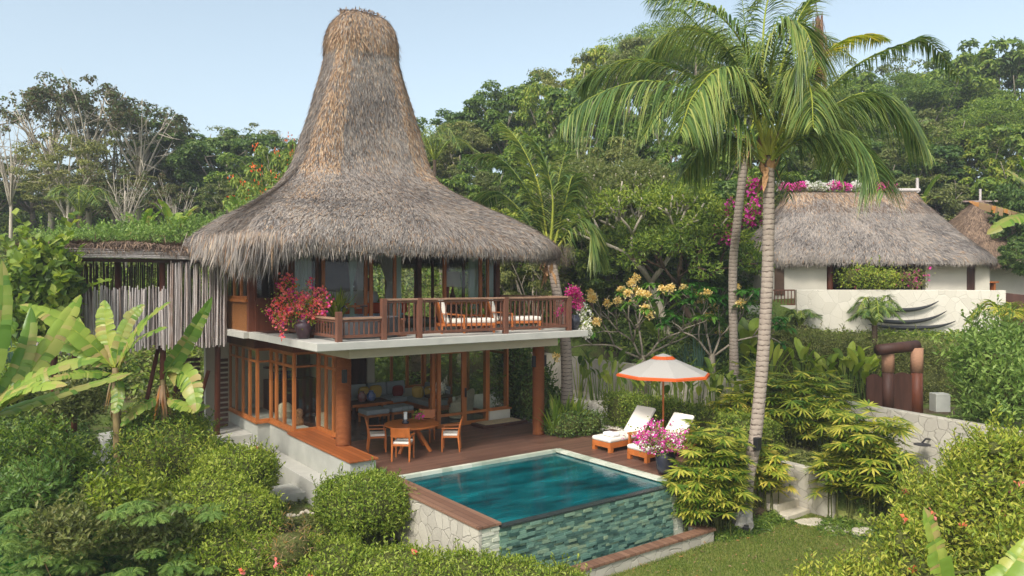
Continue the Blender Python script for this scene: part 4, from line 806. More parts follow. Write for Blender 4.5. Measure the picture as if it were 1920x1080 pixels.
for (x_, y_, lb) in ((14.62, 15.15, 'folded white towel on the far left sun lounger'), (14.62, 13.8, 'folded white towel on the sun lounger nearest the flower pot')):
    m_ = MB(); m_.box((x_, y_, .45), (.28, .42, .1), .03); tag(m_.build('towel', WHITEC, bevel=.035), lb, 'towel')
t = thing('teak_side_table', 'square teak side table between the two sun loungers', 'table', (15.1, 14.5, 0)); P_(t, 'top', TEAKH, (14.85, 15.35, 14.25, 14.75, .48, .53), bevel=.005)
for x_ in (14.9, 15.3):
    for y_ in (14.3, 14.7): m_ = MB(); m_.bx(x_ - .03, x_ + .03, y_ - .03, y_ + .03, 0, .48); m_.build('leg', TEAKH, t)
u = thing('parasol', 'white eight-sided parasol with orange border over the pool loungers', 'parasol', (16.1, 14.55, 0)); ux_, uy_ = 16.1, 14.55
m_ = MB(); m_.lathe((ux_, uy_, 0), [(.01, 0), (.28, 0), (.28, .06), (.05, .1), (.05, .25), (.01, .25)], 20); m_.build('base', BLACK, u)
m_ = MB(); m_.tube([(ux_, uy_, .05), (ux_, uy_, 2.62)], .028, 10); m_.build('pole', TEAKH, u, smooth=True)
def ring(r, z, ph=.2): a = np.arange(8) * math.pi / 4 + ph; return np.column_stack([ux_ + r * np.cos(a), uy_ + r * np.sin(a), np.full(8, z)])
def can(rs, name, mat, ph=.2):
    m = MB(); v = np.concatenate([ring(r, z, ph) for r, z in rs]); k = np.arange(8); k2 = (k + 1) % 8
    m.add(v, np.concatenate([np.stack([k + 8 * q, k2 + 8 * q, k2 + 8 * q + 8, k + 8 * q + 8], -1) for q in range(len(rs) - 1)])); m.build(name, mat, u)
can([(1.3, 2.125), (.33, 2.53)], 'canopy', UMBW); can([(1.36, 2.04), (1.355, 2.095), (1.3, 2.125)], 'border', UMBO); can([(.36, 2.53), (.25, 2.61)], 'vent_border', UMBO); can([(.25, 2.61), (.02, 2.68)], 'vent_top', UMBW)
for k in range(8): a = k * math.pi / 4 + .2; m_ = MB(); m_.bar((ux_, uy_, 2.5), (ux_ + 1.33 * math.cos(a), uy_ + 1.33 * math.sin(a), 2.08), .02, .02); m_.build('rib', TEAKH, u)

# ---------- potted bougainvilleas
def potted(loc, prof, potmat, lab, plab, lobes, arms, nl, nf, fm, lm=LG, fm2=None, spread=.13, bs=1.0):
    x, y, z = loc; p = MB(); p.lathe(loc, prof, 28); tag(p.build('plant_pot', potmat, smooth=True), plab, 'plant pot'); top = z + max(q[1] for q in prof) - .04
    pl = thing('bougainvillea', lab, 'plant', (x, y, top)); b = MB(); lv = MB(); fl = MB(); f2 = MB(); lv.leaves([[x, y, top]], [[0, 0, 1]], [[1, 0, 0]], .05, .03); fl.leaves([[x, y, top + .1]], [[0, 0, 1]], [[1, 0, 0]], .03, .03); f2.leaves([[x, y, top + .1]], [[0, 0, 1]], [[1, 0, 0]], .03, .03)
    for (dx, dy, dz, fr) in arms:
        e = np.array([x + dx, y + dy, top + dz]); s0 = np.array([x, y, top - .05]); mid = (s0 + e) / 2 + [0, 0, .25 * abs(dz) + .15]
        tt = np.linspace(0, 1, 8)[:, None]; C = (1 - tt) ** 2 * s0 + 2 * tt * (1 - tt) * mid + tt ** 2 * e; b.tube(C, np.linspace(.014, .004, 8), 5)
        for q in range(nl):
            k = rng.uniform(.35, 1.05); pnt = C[min(7, int(k * 7))] + rng.normal(0, spread, 3) * .8; d_ = nrm(rng.normal(0, 1, 3)); lv.leaves([pnt], [d_], [nrm(rng.normal(0, 1, 3) + [0, 0, 1])], U(.05, .09), U(.03, .05))
        for q in range(int(nf * fr * .6)):
            k = rng.uniform(.55, 1.08); pnt = C[min(7, int(k * 7))] + rng.normal(0, spread * .75, 3); 
            for _ in range(int(11 * bs)): (f2 if (fm2 and rng.random() < .25) else fl).leaves([pnt + rng.normal(0, .035 * bs, 3)], [nrm(rng.normal(0, 1, 3))], [nrm(rng.normal(0, 1, 3))], U(.04, .065) * bs, U(.035, .05) * bs)
    b.build('stems', TWIG, pl); lv.build('leaves', lm, pl); fl.build('bracts', fm, pl)
    if fm2: f2.build('pale_bracts', fm2, pl)['kind'] = 'stuff'
def armset(n, R, zlo, zhi, bias=(0, 0)):
    return [(R * U(.4, 1) * math.cos(a) + bias[0], R * U(.4, 1) * math.sin(a) + bias[1], U(zlo, zhi), U(.5, 1.2)) for a in np.linspace(0, 6.28, n, endpoint=False) + U(0, 1)]
potted((6.82, 18.15, 3.302), [(.02, 0), (.13, 0), (.2, .2), (.23, .33), (.19, .42), (.15, .45), (.17, .5), (.02, .48)], POTP, 'coral red bougainvillea spilling left and right from the aubergine balcony pot', 'aubergine glazed jar at the left end of the balcony slab',
       None, [(-.35, .45, .7, 1.2), (-.6, .55, .55, 1), (-.75, .6, .25, 1.2), (-.5, .3, -.05, 1), (-.3, .5, 1.0, 1), (-.1, .1, .75, .9), (.25, -.1, .45, 1.3), (.5, -.2, .6, 1.1), (.3, .0, .1, 1.3), (.1, -.15, .0, 1.0), (-.1, -.1, .3, .8), (-.35, .3, .35, .8), (-.55, .35, .05, .8), (.55, -.2, .35, .9), (.35, .3, .85, .5)], 75, 8.5, FRED, LH, FPK, .15, 1.6)
potted((14.72, 16.85, 3.302), [(.02, 0), (.12, 0), (.18, .15), (.2, .3), (.16, .4), (.14, .42), (.16, .46), (.02, .44)], POTB, 'magenta and white bougainvillea in the dark pot at the right end of the balcony', 'dark glazed jar at the right end of the balcony slab',
       None, [(-.3, .1, .3, 1.2), (-.15, .1, .75, 1.4), (.0, .0, .9, 1.3), (.15, -.05, .7, 1.2), (-.45, .1, .1, .7), (.2, -.1, .4, 1), (.0, .0, .5, 1.2)], 30, 15, FPK, LG, None, .1, 1.3)
potted((13.85, 12.45, 0.002), [(.02, 0), (.17, 0), (.22, .15), (.25, .42), (.22, .52), (.19, .55), (.22, .6), (.02, .56)], POTB, 'bushy magenta bougainvillea in the black pot at the pool corner', 'big black ribbed pot standing at the corner of the pool deck', None, armset(22, .75, .05, .8, (-.1, .1)), 55, 20, FPK, LY, FWH, .14)
m_ = MB(); f2 = MB(); pl = thing('trailing_bougainvillea', 'white bougainvillea cascading beside the magenta one at the balcony end', 'plant', (15.0, 16.8, 3.7)); b_ = MB()
for k in range(9):
    s0 = np.array([14.75, 16.85, 3.72]); e = np.array([15.0 + U(-.1, .25), 16.75 + U(-.2, .2), 3.25 + U(-.15, .7)]); b_.tube([s0, (s0 + e) / 2 + [0, 0, .25], e], [.01, .008, .004], 5); cloud(m_, e + [0, 0, .1], (.16, .16, .22), 50, .07, .04); cloud(f2, e, (.15, .15, .2), 90, .06, .05)
b_.build('stems', TWIG, pl); m_.build('leaves', LG, pl); f2.build('bracts', FWH, pl)
def straps(name, lab, cat, loc, n, L, Wd, mat, spread=.75, droop=.45, up=1.0, rb=.12, pot=False, cl=1, rad=0):
    P = []; D = []
    th = rng.uniform(0, 6.283, n); el = rng.uniform(.15, 1, n) * spread; D = np.column_stack([np.cos(th) * el, np.sin(th) * el, np.full(n, up)])
    cc = rng.normal(0, rad, (cl, 2)) if rad else np.zeros((cl, 2)); ci = rng.integers(0, cl, n)
    P = np.column_stack([loc[0] + cc[ci, 0] + np.cos(th) * rb * .6, loc[1] + cc[ci, 1] + np.sin(th) * rb * .6, np.full(n, loc[2]) + rng.uniform(0, .1, n)])
    m = MB(); m.blades(P, D, np.column_stack([-np.cos(th), -np.sin(th), np.full(n, 1.0)]), L * rng.uniform(.6, 1.1, n), Wd, droop * rng.uniform(.2, .8, n), 5, 0, None, .18)
    return tag(m.build(name, mat, smooth=False), lab, cat)
m_ = MB(); m_.lathe((8.15, 19.2, 3.302), [(.02, 0), (.12, 0), (.17, .3), (.15, .36), (.02, .33)], 18); tag(m_.build('plant_pot', POTB, smooth=True), 'dark pot holding a spiky green plant behind the bathtub', 'plant pot')
straps('spiky_plant', 'bright green strap-leaved plant in a pot behind the bathtub', 'plant', (8.15, 19.2, 3.64), 70, 1.05, .07, LH, .7, .45)
m_ = MB(); m_.lathe((12.7, 19.6, 3.302), [(.02, 0), (.14, 0), (.19, .25), (.17, .32), (.02, .3)], 18); tag(m_.build('plant_pot', POTB, smooth=True), 'dark pot with arching palm plant behind the right balcony lounge chair', 'plant pot')
straps('potted_palm', 'arching green plant behind the right balcony lounge chair', 'plant', (12.7, 19.6, 3.6), 40, .8, .04, LH, .9, .6)

# ================================================================== WALLS, STEPS, GATE, BUNGALOW
def poly_wall(pts, th, zb, mat, name, lab, cat='wall'):
    pts = [np.array(p, float) for p in pts]; m = MB(); xy = np.array([p[:2] for p in pts]); T = np.gradient(xy, axis=0); T = nrm(T); Nn = np.column_stack([-T[:, 1], T[:, 0]]); k = len(pts); v = []
    for p, q in zip(pts, Nn): v += [[p[0] - q[0] * th / 2, p[1] - q[1] * th / 2, zb], [p[0] - q[0] * th / 2, p[1] - q[1] * th / 2, p[2]], [p[0] + q[0] * th / 2, p[1] + q[1] * th / 2, p[2]], [p[0] + q[0] * th / 2, p[1] + q[1] * th / 2, zb]]
    f = []
    for a in range(k - 1):
        for (c1, c2) in ((0, 1), (1, 2), (2, 3), (3, 0)): f.append([a * 4 + c1, a * 4 + c2, a * 4 + 4 + c2, a * 4 + 4 + c1])
    f.append([0, 3, 2, 1]); f.append([4 * k - 4, 4 * k - 3, 4 * k - 2, 4 * k - 1]); m.add(v, f); return tag(m.build(name, mat, bevel=.02), lab, cat)
poly_wall([(21.9, 6.5, .78), (22.0, 8, .88), (22, 12, 1.02), (22, 15.2, 1.22), (22, 19, 1.4), (22, 27.5, 1.4)], .28, -1.8, CRAZY, 'boundary_wall', 'long pale stone boundary wall running behind the loungers to the right edge')
poly_wall([(17.9, 10.35, -.18), (17.9, 12, -.14), (17.9, 16, -.1)], .26, -1.6, CRAZY, 'retaining_wall', 'low pale stone retaining wall to the right of the garden steps')
st = thing('garden_steps', 'pale stone steps climbing beside the leaning palm from the lawn', 'steps', (17.3, 11.2, -1.35))
for k in range(5): m_ = MB(); m_.bx(16.72, 17.74, 10.95 + .33 * k, 13.2, -1.7, -1.2 + .19 * k + .002 * k); m_.build('step', STONEP, st, bevel=.02)
def slab_stone(x, y, r, lab, name='stepping_stone', h=.06, sy=.7, mat=STONEP, rz=-.6):
    k = 11; a = np.arange(k) * 2 * math.pi / k; rr = r * rng.uniform(.85, 1.1, k); z = Hh((x, y)); v = []
    for zz, s_ in ((z - .05, 1), (z + h * .8, 1), (z + h, .93)):
        px_ = rr * s_ * np.cos(a); py_ = rr * s_ * np.sin(a) * sy; v.append(np.column_stack([x + px_ * math.cos(rz) - py_ * math.sin(rz), y + px_ * math.sin(rz) + py_ * math.cos(rz), np.full(k, zz)]))
    m = MB(); j = np.arange(k); j2 = (j + 1) % k; m.add(np.concatenate(v), np.concatenate([np.stack([j + q * k, j2 + q * k, j2 + q * k + k, j + q * k + k], -1) for q in (0, 1)])); m.f.append((np.array([j + 2 * k]), 0)); tag(m.build(name, mat), lab, 'stepping stone')
slab_stone(17.15, 10.5, .46, 'large flat pale stepping stone at the foot of the garden steps'); slab_stone(17.1, 9.85, .36, 'middle round stepping stone between the larger slab and the grey stone'); slab_stone(17.25, 9.3, .26, 'small pointed grey stone at the right end of the stepping stones', h=.16)
def rock(c, r, lab, mat, name='rock', grp=None):
    m = MB(); m.ball(c, r, n=12, m=7); v = m.v[0]; m.v[0] = np.array(c) + (v - np.array(c)) * (1 + .18 * np.sin(v[:, :1] * 17 + v[:, 2:] * 11) + rng.normal(0, .07, (len(v), 1))); return tag(m.build(name, mat), lab, 'rock', grp)
rk = thing('garden_spotlight_rock', '', 'rock', (0, 0, 0)); bpy.data.objects.remove(rk)
rock((15.25, 11.22, -1.15), (.3, .26, .3), 'pointed grey white rock at the lawn edge below the leaning palm', plain('grey_rock', srgb(176, 170, 160), .9, .3, 7, .8, .2))
m_ = MB(); m_.box((15.05, 10.98, -1.2), (.16, .12, .16), .5); tag(m_.build('garden_spotlight', BLACK, bevel=.02), 'small black garden spotlight in front of the pointed rock', 'garden light')
for k in range(24):
    a = k / 23; p = G(545 + a * 170 + U(-3, 3) if k < 12 else 715 + (a - .5) * 170, 978 - 9 * math.sin(a * 6) + U(-3, 3) if k < 12 else 988 + (a - .5) * 60 + U(-5, 5), -.9); p[2] = Hh(p) + .02; q_ = U(.7, 1.25)
    rock(p, (.062 * q_, .05 * q_, .042 * q_), 'round pale border stone edging the grass by the round bush', STONEP, 'border_stone', 'pale border stones around the round bush')
# gate
g = thing('garden_gate', 'wooden gateway with thick dark crossbeam and two bound posts beyond the boundary wall', 'gate', (0, 0, 0)); gc = V(1692, 24.6)
g.location = (float(gc[0]), float(gc[1]), .35); gx_, gy_, gz_ = g.location
u0 = RD(1, 0) ; 
def GP(r, z, dd=0): return (gx_ + RX * r + FX * dd, gy_ + RY * r + FY * dd, z)
for r_ in (-.48, .48):
    m_ = MB(); m_.tube([GP(r_, .2), GP(r_, 1.75)], [.19, .18], 16); m_.build('post', REDW if r_ > 0 else DARKW, g, smooth=True); m_ = MB(); m_.tube([GP(r_, 1.74), GP(r_, 2.55)], .195, 16); m_.build('rattan_binding', PALERAT, g, smooth=True)
m_ = MB(); m_.tube([GP(-.95, 2.5, -.25), GP(.55, 2.62, .1)], .18, 18); m_.build('crossbeam', DARKW, g, smooth=True)
for (a, b_, z1) in ((-.42, .4, 1.65), (-1.2, -.68, 1.6)):
    m_ = MB(); k = 12; xs_ = np.linspace(a, b_, k); zt_ = z1 + .14 * np.sin(np.linspace(0, 3.14, k)) - .06; v = []
    for q, zz in zip(xs_, zt_): v += [GP(q, .35, -.03), GP(q, zz, -.03), GP(q, zz, .04), GP(q, .35, .04)]
    f = [[q * 4 + c1, q * 4 + (c1 + 1) % 4, q * 4 + 4 + (c1 + 1) % 4, q * 4 + 4 + c1] for q in range(k - 1) for c1 in range(4)]; f += [[0, 1, 2, 3], [4 * k - 1, 4 * k - 2, 4 * k - 3, 4 * k - 4]]; m_.add(v, f); m_.build('gate_leaf', DARKW, g)
m_ = MB(); q = V(1762, 24.9, .6); m_.box(q, (.5, .4, .8), -.6); tag(m_.build('stone_pillar', CONCB, bevel=.02), 'short grey stone pillar right of the wooden gateway', 'pillar')
sh = thing('outdoor_shower', 'black outdoor shower head sticking out of the pale boundary wall', 'shower', (21.9, 9.9, .3)); Ys = Yof(1745, 21.9)
sh.location = (21.86, float(Ys), .25); m_ = MB(); m_.tube([(21.86, Ys, .3), (21.6, Ys, .34), (21.4, Ys, .26)], .025, 8); m_.build('arm', BLACK, sh); m_ = MB(); m_.lathe((21.4, Ys, .2), [(.01, 0), (.22, 0), (.22, .02), (.03, .06), (.01, .06)], 20); m_.build('shower_head', BLACK, sh)

# bungalow in its own frame: local x to the right of the view, local y away
BA = math.atan2(RY, RX) + .05
def BP(root_xy, lx, ly): c_, s_ = math.cos(BA), math.sin(BA); return np.array([root_xy[0] + lx * c_ - ly * s_, root_xy[1] + lx * s_ + ly * c_])
bc = V(1600, 34.6); bung = thing('bungalow', 'pale walled bungalow with long hipped grey thatched roof behind the hedge', 'house', (bc[0], bc[1], 3.9))
def bb(par, name, mat, c, x0, x1, y0, y1, z0, z1, bevel=.01):
    m = MB(); q = BP(c, (x0 + x1) / 2, (y0 + y1) / 2); m.box((q[0], q[1], (z0 + z1) / 2), (x1 - x0, y1 - y0, z1 - z0), BA); return m.build(name, mat, par, bevel=bevel)
def lx(px, ly=-2.2): return (px - 1600) / FOC * (34.6 + ly) 
bb(bung, 'wall', PLAST, bc, lx(1380), lx(1500), -2.2, -1.95, 3.5, 5.9); bb(bung, 'wall', PLAST, bc, lx(1690), lx(1770), -2.2, -1.95, 3.5, 5.9); bb(bung, 'wall', PLAST, bc, lx(1787), lx(1815), -2.2, -1.95, 3.5, 5.9)
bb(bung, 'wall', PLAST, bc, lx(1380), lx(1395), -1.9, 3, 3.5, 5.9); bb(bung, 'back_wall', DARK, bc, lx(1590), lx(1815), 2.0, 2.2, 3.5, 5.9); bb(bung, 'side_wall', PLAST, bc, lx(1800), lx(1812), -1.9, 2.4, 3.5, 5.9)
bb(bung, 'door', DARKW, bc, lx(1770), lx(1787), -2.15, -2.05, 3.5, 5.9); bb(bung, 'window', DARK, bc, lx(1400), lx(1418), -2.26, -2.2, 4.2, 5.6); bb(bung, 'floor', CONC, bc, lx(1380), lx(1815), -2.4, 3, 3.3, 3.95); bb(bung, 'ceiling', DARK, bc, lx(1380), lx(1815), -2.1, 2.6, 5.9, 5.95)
for px_ in (1508, 1674):
    m_ = MB(); q = BP(bc, lx(px_), -2.1); m_.tube([(q[0], q[1], 3.6), (q[0], q[1], 5.9)], .13, 12); m_.build('post', REDW, bung, smooth=True)
for px_ in (1560, 1600, 1640):
    m_ = MB(); q = BP(bc, lx(px_), .4); m_.lathe((q[0], q[1], 3.95), [(.02, 0), (.2, 0), (.3, .3), (.15, .6), (.02, .6)], 14); m_.build('dark_jar', POTB, bung, smooth=True)
sb = [(9.0, 3.1, .1), (8.95, 3.15, .25), (8.5, 3.3, .6), (7.9, 3.75, 1.25), (7.2, 4.3, 2.0), (6.6, 4.8, 2.6), (6.1, 5.2, 3.1), (5.7, 5.4, 3.35), (5.55, 5.35, 3.3)]
def tan2(ux, uy, z, t): r = rng.random(len(ux)); return np.where((z > 8.45 + .25 * np.sin(ux * 9)) & (r < .6), 1, np.where((z > 8.0) & (r < .5), 2, np.where(r < .05, 1, 0)))
rc = V(1597, 35.0)
thatch(bung, (rc[0], rc[1], 0), sb, [6, 5, 4.5, 4, 4, 4.5, 5, 6], 75000, rot=BA, tanfn=tan2, bw=.024, blade=(.14, .34), fringe=4500, fl=(.15, .32), rows=60)
m_ = MB(); q0 = BP(rc, -3.6, 0); q1 = BP(rc, 3.3, 0); m_.tube([(*q0, 9.12), (*((q0 + q1) / 2), 9.1), (*q1, 9.12)], .09, 10); m_.build('ridge_pole', STICK, bung); m_ = MB(); q = BP(rc, 3.2, 0); m_.tube([(*q, 9.0), (*q, 9.7)], .07, 8); m_.build('finial', STICK, bung)
m_ = MB(); f1 = MB(); f2 = MB(); pl = thing('ridge_bougainvillea', 'magenta and white bougainvillea creeping along the bungalow roof ridge', 'plant', (q0[0], q0[1], 9.1))
for k in range(46):
    a = k / 45; q = BP(rc, -3.5 + a * 5.4, -.15); c_ = (q[0], q[1], 9.2 + .1 * math.sin(k)); cloud(m_, c_, (.2, .2, .15), 25, .1, .06); cloud(f1 if (math.sin(a * 15) + U(-.6, .6)) > .1 else f2, (q[0], q[1], 9.27 + U(-.1, .1)), (.2, .2, .14), 80, .09, .08)
m_.build('leaves', LG, pl); f1.build('magenta_bracts', FPK, pl); f2.build('white_bracts', FWH, pl)
# second hut
hc = V(1838, 38.5); hut = thing('thatched_hut', 'smaller conical brown thatched hut at the right edge behind the bungalow', 'house', (hc[0], hc[1], 4))
sh_ = [(8.9, .25, .25), (8.8, .5, .4), (8.2, 1.0, .9), (7.3, 1.9, 1.8), (6.4, 2.9, 2.7), (5.8, 3.4, 3.2), (5.5, 3.35, 3.15)]
thatch(hut, (hc[0], hc[1], 0), sh_, [3, 3, 3], 30000, rot=BA, bw=.028, blade=(.16, .36), mats=(THB, THT, THG), fringe=2000, fl=(.15, .35), rows=50)
bb(hut, 'wall', plain('hut_render', srgb(186, 180, 166), .85, .08, 2), hc, -2.4, 2.4, -2.0, 2, 3.5, 5.7); bb(hut, 'door', DARKW, hc, -2.0, -1.5, -2.05, -2.0, 3.9, 5.6)
m_ = MB(); q = hc; m_.tube([(q[0], q[1], 8.8), (q[0], q[1], 9.6)], .06, 8); m_.bar((*BP(hc, -.9, 0), 8.95), (*BP(hc, .9, 0), 8.98), .12, .08); m_.build('ridge_pole', STICK, hut)
t = thing('terrace_table', 'low orange wooden table on the terrace in front of the second hut', 'table', (0, 0, 0)); q = V(1838, 33); t.location = (q[0], q[1], 4.0); m_ = MB(); m_.box((q[0], q[1], 4.75), (1.3, .6, .06), BA); m_.build('top', TEAKH, t)
for s_ in (-.5, .5): m_ = MB(); p_ = BP(q, s_, 0); m_.box((p_[0], p_[1], 4.36), (.07, .5, .72), BA); m_.build('leg', TEAKH, t)
# terrace wall with horns
poly_wall([(*V(1492, 31.6)[:2], 4.42), (*V(1690, 31.3)[:2], 4.42), (*V(1882, 31.2)[:2], 4.4)], .3, 1.5, WHITEWALL, 'terrace_wall', 'whitewashed stone terrace wall decorated with curved buffalo horns'); 
poly_wall([(*V(1882, 31.2)[:2], 4.3), (*V(1925, 31.0)[:2], 4.2)], .2, 2, DARKW, 'terrace_screen', 'dark wooden screen at the right end of the white terrace wall', 'screen')
poly_wall([(*V(1400, 31.9)[:2], 3.75), (*V(1492, 31.75)[:2], 3.75)], .3, 1.5, WHITEWALL, 'terrace_wall', 'lower whitewashed wall under the small railing behind the leaning palm')
r2 = thing('terrace_railing', 'short brown railing left of the whitewashed terrace wall', 'railing', V(1460, 31.8, 3.75)); a_ = V(1440, 31.8); b_ = V(1490, 31.7)
m_ = MB(); m_.bar((*a_[:2], 4.4), (*b_[:2], 4.4), .08, .06); m_.bar((*a_[:2], 3.8), (*b_[:2], 3.8), .06, .06); m_.build('handrail', RW, r2)
for k in range(9): p_ = a_ + (b_ - a_) * k / 8; m_ = MB(); m_.bar((*p_[:2], 3.75), (*p_[:2], 4.4), .03, .03, up=(0, 1, 0)); m_.build('baluster', RW, r2)
HORN = plain('black_horn', (.02, .02, .02), .4, .3, 8, .1, .5); ords = ['topmost', 'second from top', 'third from top', 'lowest']
for k, (xc, yc, hw, sag) in enumerate([(1687, 577, 73, 11), (1690, 598, 85, 15), (1710, 612, 82, 7), (1735, 630, 80, 12)]):
    tt = np.linspace(-1, 1, 22); P = np.array([W(xc + hw * q, yc + sag * .4 - sag * abs(q) ** 2.2 - 3 * (q > 0) * q ** 4 * 2, 30.98) for q in tt]); m_ = MB(); m_.tube(P, .085 * (1 - np.abs(tt) ** 2.5 * .85), 8); tag(m_.build('buffalo_horns', HORN, smooth=True), f'pair of curved black buffalo horns on the white wall, {ords[k]} of the four', 'horns', 'buffalo horns mounted on the terrace wall')

# ================================================================== PLANTS
UPZ = np.array([0, 0, 1.0])
def merge(mbs):
    return mbs
# ---- broadleaf trees
def tree_proto(name, seed, h, cr, ch, base, nlimb, ncl, per, L, Wd, leaf, bark, tr=.16, spread=.5, lean=0, flat=1.0, shape='round', extra=None, twigs=False):
    """height h, crown radius cr, crown height ch, crown starts at base"""
    global rng; rs = rng; rng = np.random.default_rng(seed); random.seed(seed)
    t = thing(name, '', 'tree', (0, 0, 0)); tk = MB(); cn = MB()
    cc = np.array([lean, 0, base + ch * .5]); top = cc * [1, 1, 1]
    trunk = np.array([[0, 0, -.6], [U(-.1, .1) + lean * .1, U(-.1, .1), base * .5], [lean * .5, U(-.2, .2), base], [lean, 0, base + ch * .55]])
    tk.tube(trunk, [tr * 1.25, tr, tr * .75, tr * .3], 8)
    limbs = []
    for k in range(nlimb):
        a = k * 2.4 + U(-.4, .4); z0 = base * U(.55, 1.0) + ch * U(0, .15); el = U(-.15, .9); e = cc + np.array([math.cos(a) * cr * U(.55, .85), math.sin(a) * cr * U(.55, .85), ch * .5 * el])
        s0 = np.array([lean * z0 / (base + ch), 0, z0]); mid = (s0 + e) / 2 + np.array([0, 0, U(.0, .12) * ch]) + rng.normal(0, .12 * cr, 3); tt = np.linspace(0, 1, 7)[:, None]
        C = (1 - tt) ** 2 * s0 + 2 * tt * (1 - tt) * mid + tt ** 2 * e; tk.tube(C, np.linspace(tr * .5, tr * .1, 7), 6); limbs.append(C)
        for q in range(3 if twigs else 1):
            s1 = C[rng.integers(2, 6)]; d_ = nrm(rng.normal(0, 1, 3) + [0, 0, .6]); tk.tube([s1, s1 + d_ * cr * .25 + rng.normal(0, .05, 3), s1 + d_ * cr * .5 + [0, 0, .1]], [tr * .2, tr * .13, tr * .05], 5)
    # leaf clumps on an uneven shell
    P = []; Nn = []
    for k in range(ncl):
        v = nrm(rng.normal(0, 1, 3)); 
        if shape == 'round': v[2] = v[2] * .9 + .15
        if shape == 'umbrella': v[2] = abs(v[2]) * .8 + .1
        q = rng.uniform(.5, 1.0) ** .6; c = cc + v * q * np.array([cr, cr, ch * .5]) * (1 + .18 * math.sin(3 * math.atan2(v[1], v[0]) + seed)); r_ = cr * spread * rng.uniform(.18, .42)
        n = int(per * rng.uniform(.5, 1.4)); w = nrm(rng.normal(0, 1, (n, 3))); w[:, 2] = np.where(rng.random(n) < .7, np.abs(w[:, 2]), w[:, 2]); rr = rng.uniform(.35, 1.05, (n, 1)) ** .6
        P.append(c + w * rr * np.array([r_, r_, r_ * .62 * flat])); Nn.append(nrm(w + UPZ * .6 + rng.normal(0, .45, (n, 3))))
    P = np.concatenate(P); Nn = np.concatenate(Nn); n = len(P); D = nrm(np.cross(Nn, rng.normal(0, 1, (n, 3))) + [0, 0, -.35])
    cn.leaves(P, D, Nn, L * rng.uniform(.6, 1.3, n), Wd * rng.uniform(.7, 1.2, n), 0, .1)
    mats = [leaf]
    if extra:
        for (mt, cnt, sz) in extra:
            mats.append(mt); k = rng.choice(n, cnt); hi = P[k, 2] > cc[2] - .1 * ch; k = k[hi]
            for _ in range(4): cn.leaves(P[k] + rng.normal(0, sz, (len(k), 3)) + [0, 0, .1], nrm(rng.normal(0, 1, (len(k), 3)) + [0, 0, .6]), nrm(rng.normal(0, 1, (len(k), 3))), sz * 1.3, sz, len(mats) - 1)
    tk.build('trunk', bark, t, smooth=True); cn.build('crown', mats, t)
    t['h'] = h; rng = rs; return t
PR = {}
PR['dense'] = (tree_proto('broadleaf_tree', 1, 8, 3.1, 5.6, 2.6, 8, 120, 150, .26, .15, LD, BARKG), 8.2)
PR['mid'] = (tree_proto('broadleaf_tree', 2, 8, 3.0, 5.2, 3.0, 9, 100, 130, .28, .15, LG, BARKG), 8.2)
PR['olive'] = (tree_proto('olive_green_tree', 3, 9, 3.0, 6.0, 3.2, 9, 95, 130, .22, .11, LO, BARKG), 9.2)
PR['yellow'] = (tree_proto('yellow_green_tree', 4, 8, 2.6, 4.8, 3.0, 8, 75, 120, .24, .13, LY, BARKG), 7.9)
PR['airy'] = (tree_proto('airy_tree', 5, 9, 2.9, 5.0, 3.8, 12, 70, 80, .24, .1, LO, BARKW, twigs=True, spread=.55), 8.9)
PR['rust'] = (tree_proto('bare_branched_tree', 6, 9, 2.9, 4.0, 4.6, 16, 46, 60, .22, .13, LR, BARKW, twigs=True, tr=.15, shape='umbrella', spread=.6), 8.5)
PR['bare'] = (tree_proto('bare_branched_tree', 8, 8, 2.6, 4.4, 3.6, 18, 26, 40, .2, .12, LR, BARKW, twigs=True, tr=.13, spread=.5), 8.0)
PR['flower'] = (tree_proto('flowering_tree', 9, 7, 2.6, 5.0, 1.8, 8, 90, 130, .26, .13, LG, BARKG, extra=[(FOR_, 120, .12)]), 7.0)
PR['feather'] = (tree_proto('feathery_tree', 10, 9, 3.4, 5.0, 3.4, 10, 110, 170, .16, .05, LG, BARKG, shape='umbrella', flat=.5, spread=.7), 8.2)
US = {k: [] for k in PR}
LOOK = dict(dense='dark green dense-crowned tree', mid='mid green leafy tree', olive='olive green tree with small leaves', yellow='yellow green tree', airy='thin tree with pale branches',
            rust='tree with sparse rusty red leaves', bare='nearly bare pale-branched tree', flower='tree dotted with orange red flowers', feather='feathery light green spreading tree')
placed = []
def put_tree(kind, px, top, d, w=None, zone=''):
    p = V(px, d); z = Hh(p); zt = CZ - (top - HZ) / FOC * d; t, h0 = PR[kind]; hs_ = max(.35, (zt - z) / h0); rad = (w / FOC * d / 2 / 3.0) if w else hs_ * U(.85, 1.1)
    o = place(t, US[kind], (p[0], p[1], z - .1), rz=U(0, 6.28), sc=(rad, rad, hs_)); placed.append((o, kind, px, zone)); return o
def sil(px): return float(np.interp(px, [-60, 0, 60, 120, 170, 230, 290, 330, 400, 480, 560, 700, 780, 840, 900, 960, 1010, 1060, 1110, 1160, 1240, 1350, 1500, 1590, 1660, 1720, 1780, 1850, 1930, 2000],
                                         [200, 190, 200, 160, 150, 190, 195, 255, 240, 248, 262, 300, 300, 235, 200, 165, 145, 130, 95, 78, 60, 90, 150, 150, 118, 150, 130, 88, 84, 90]))
ZL = 'above the pavilion roof'; ZF = 'beside the tower left flank'; ZC = 'between tower and tall palm'; ZP = 'behind the tall palm'; ZR = 'above the bungalow'
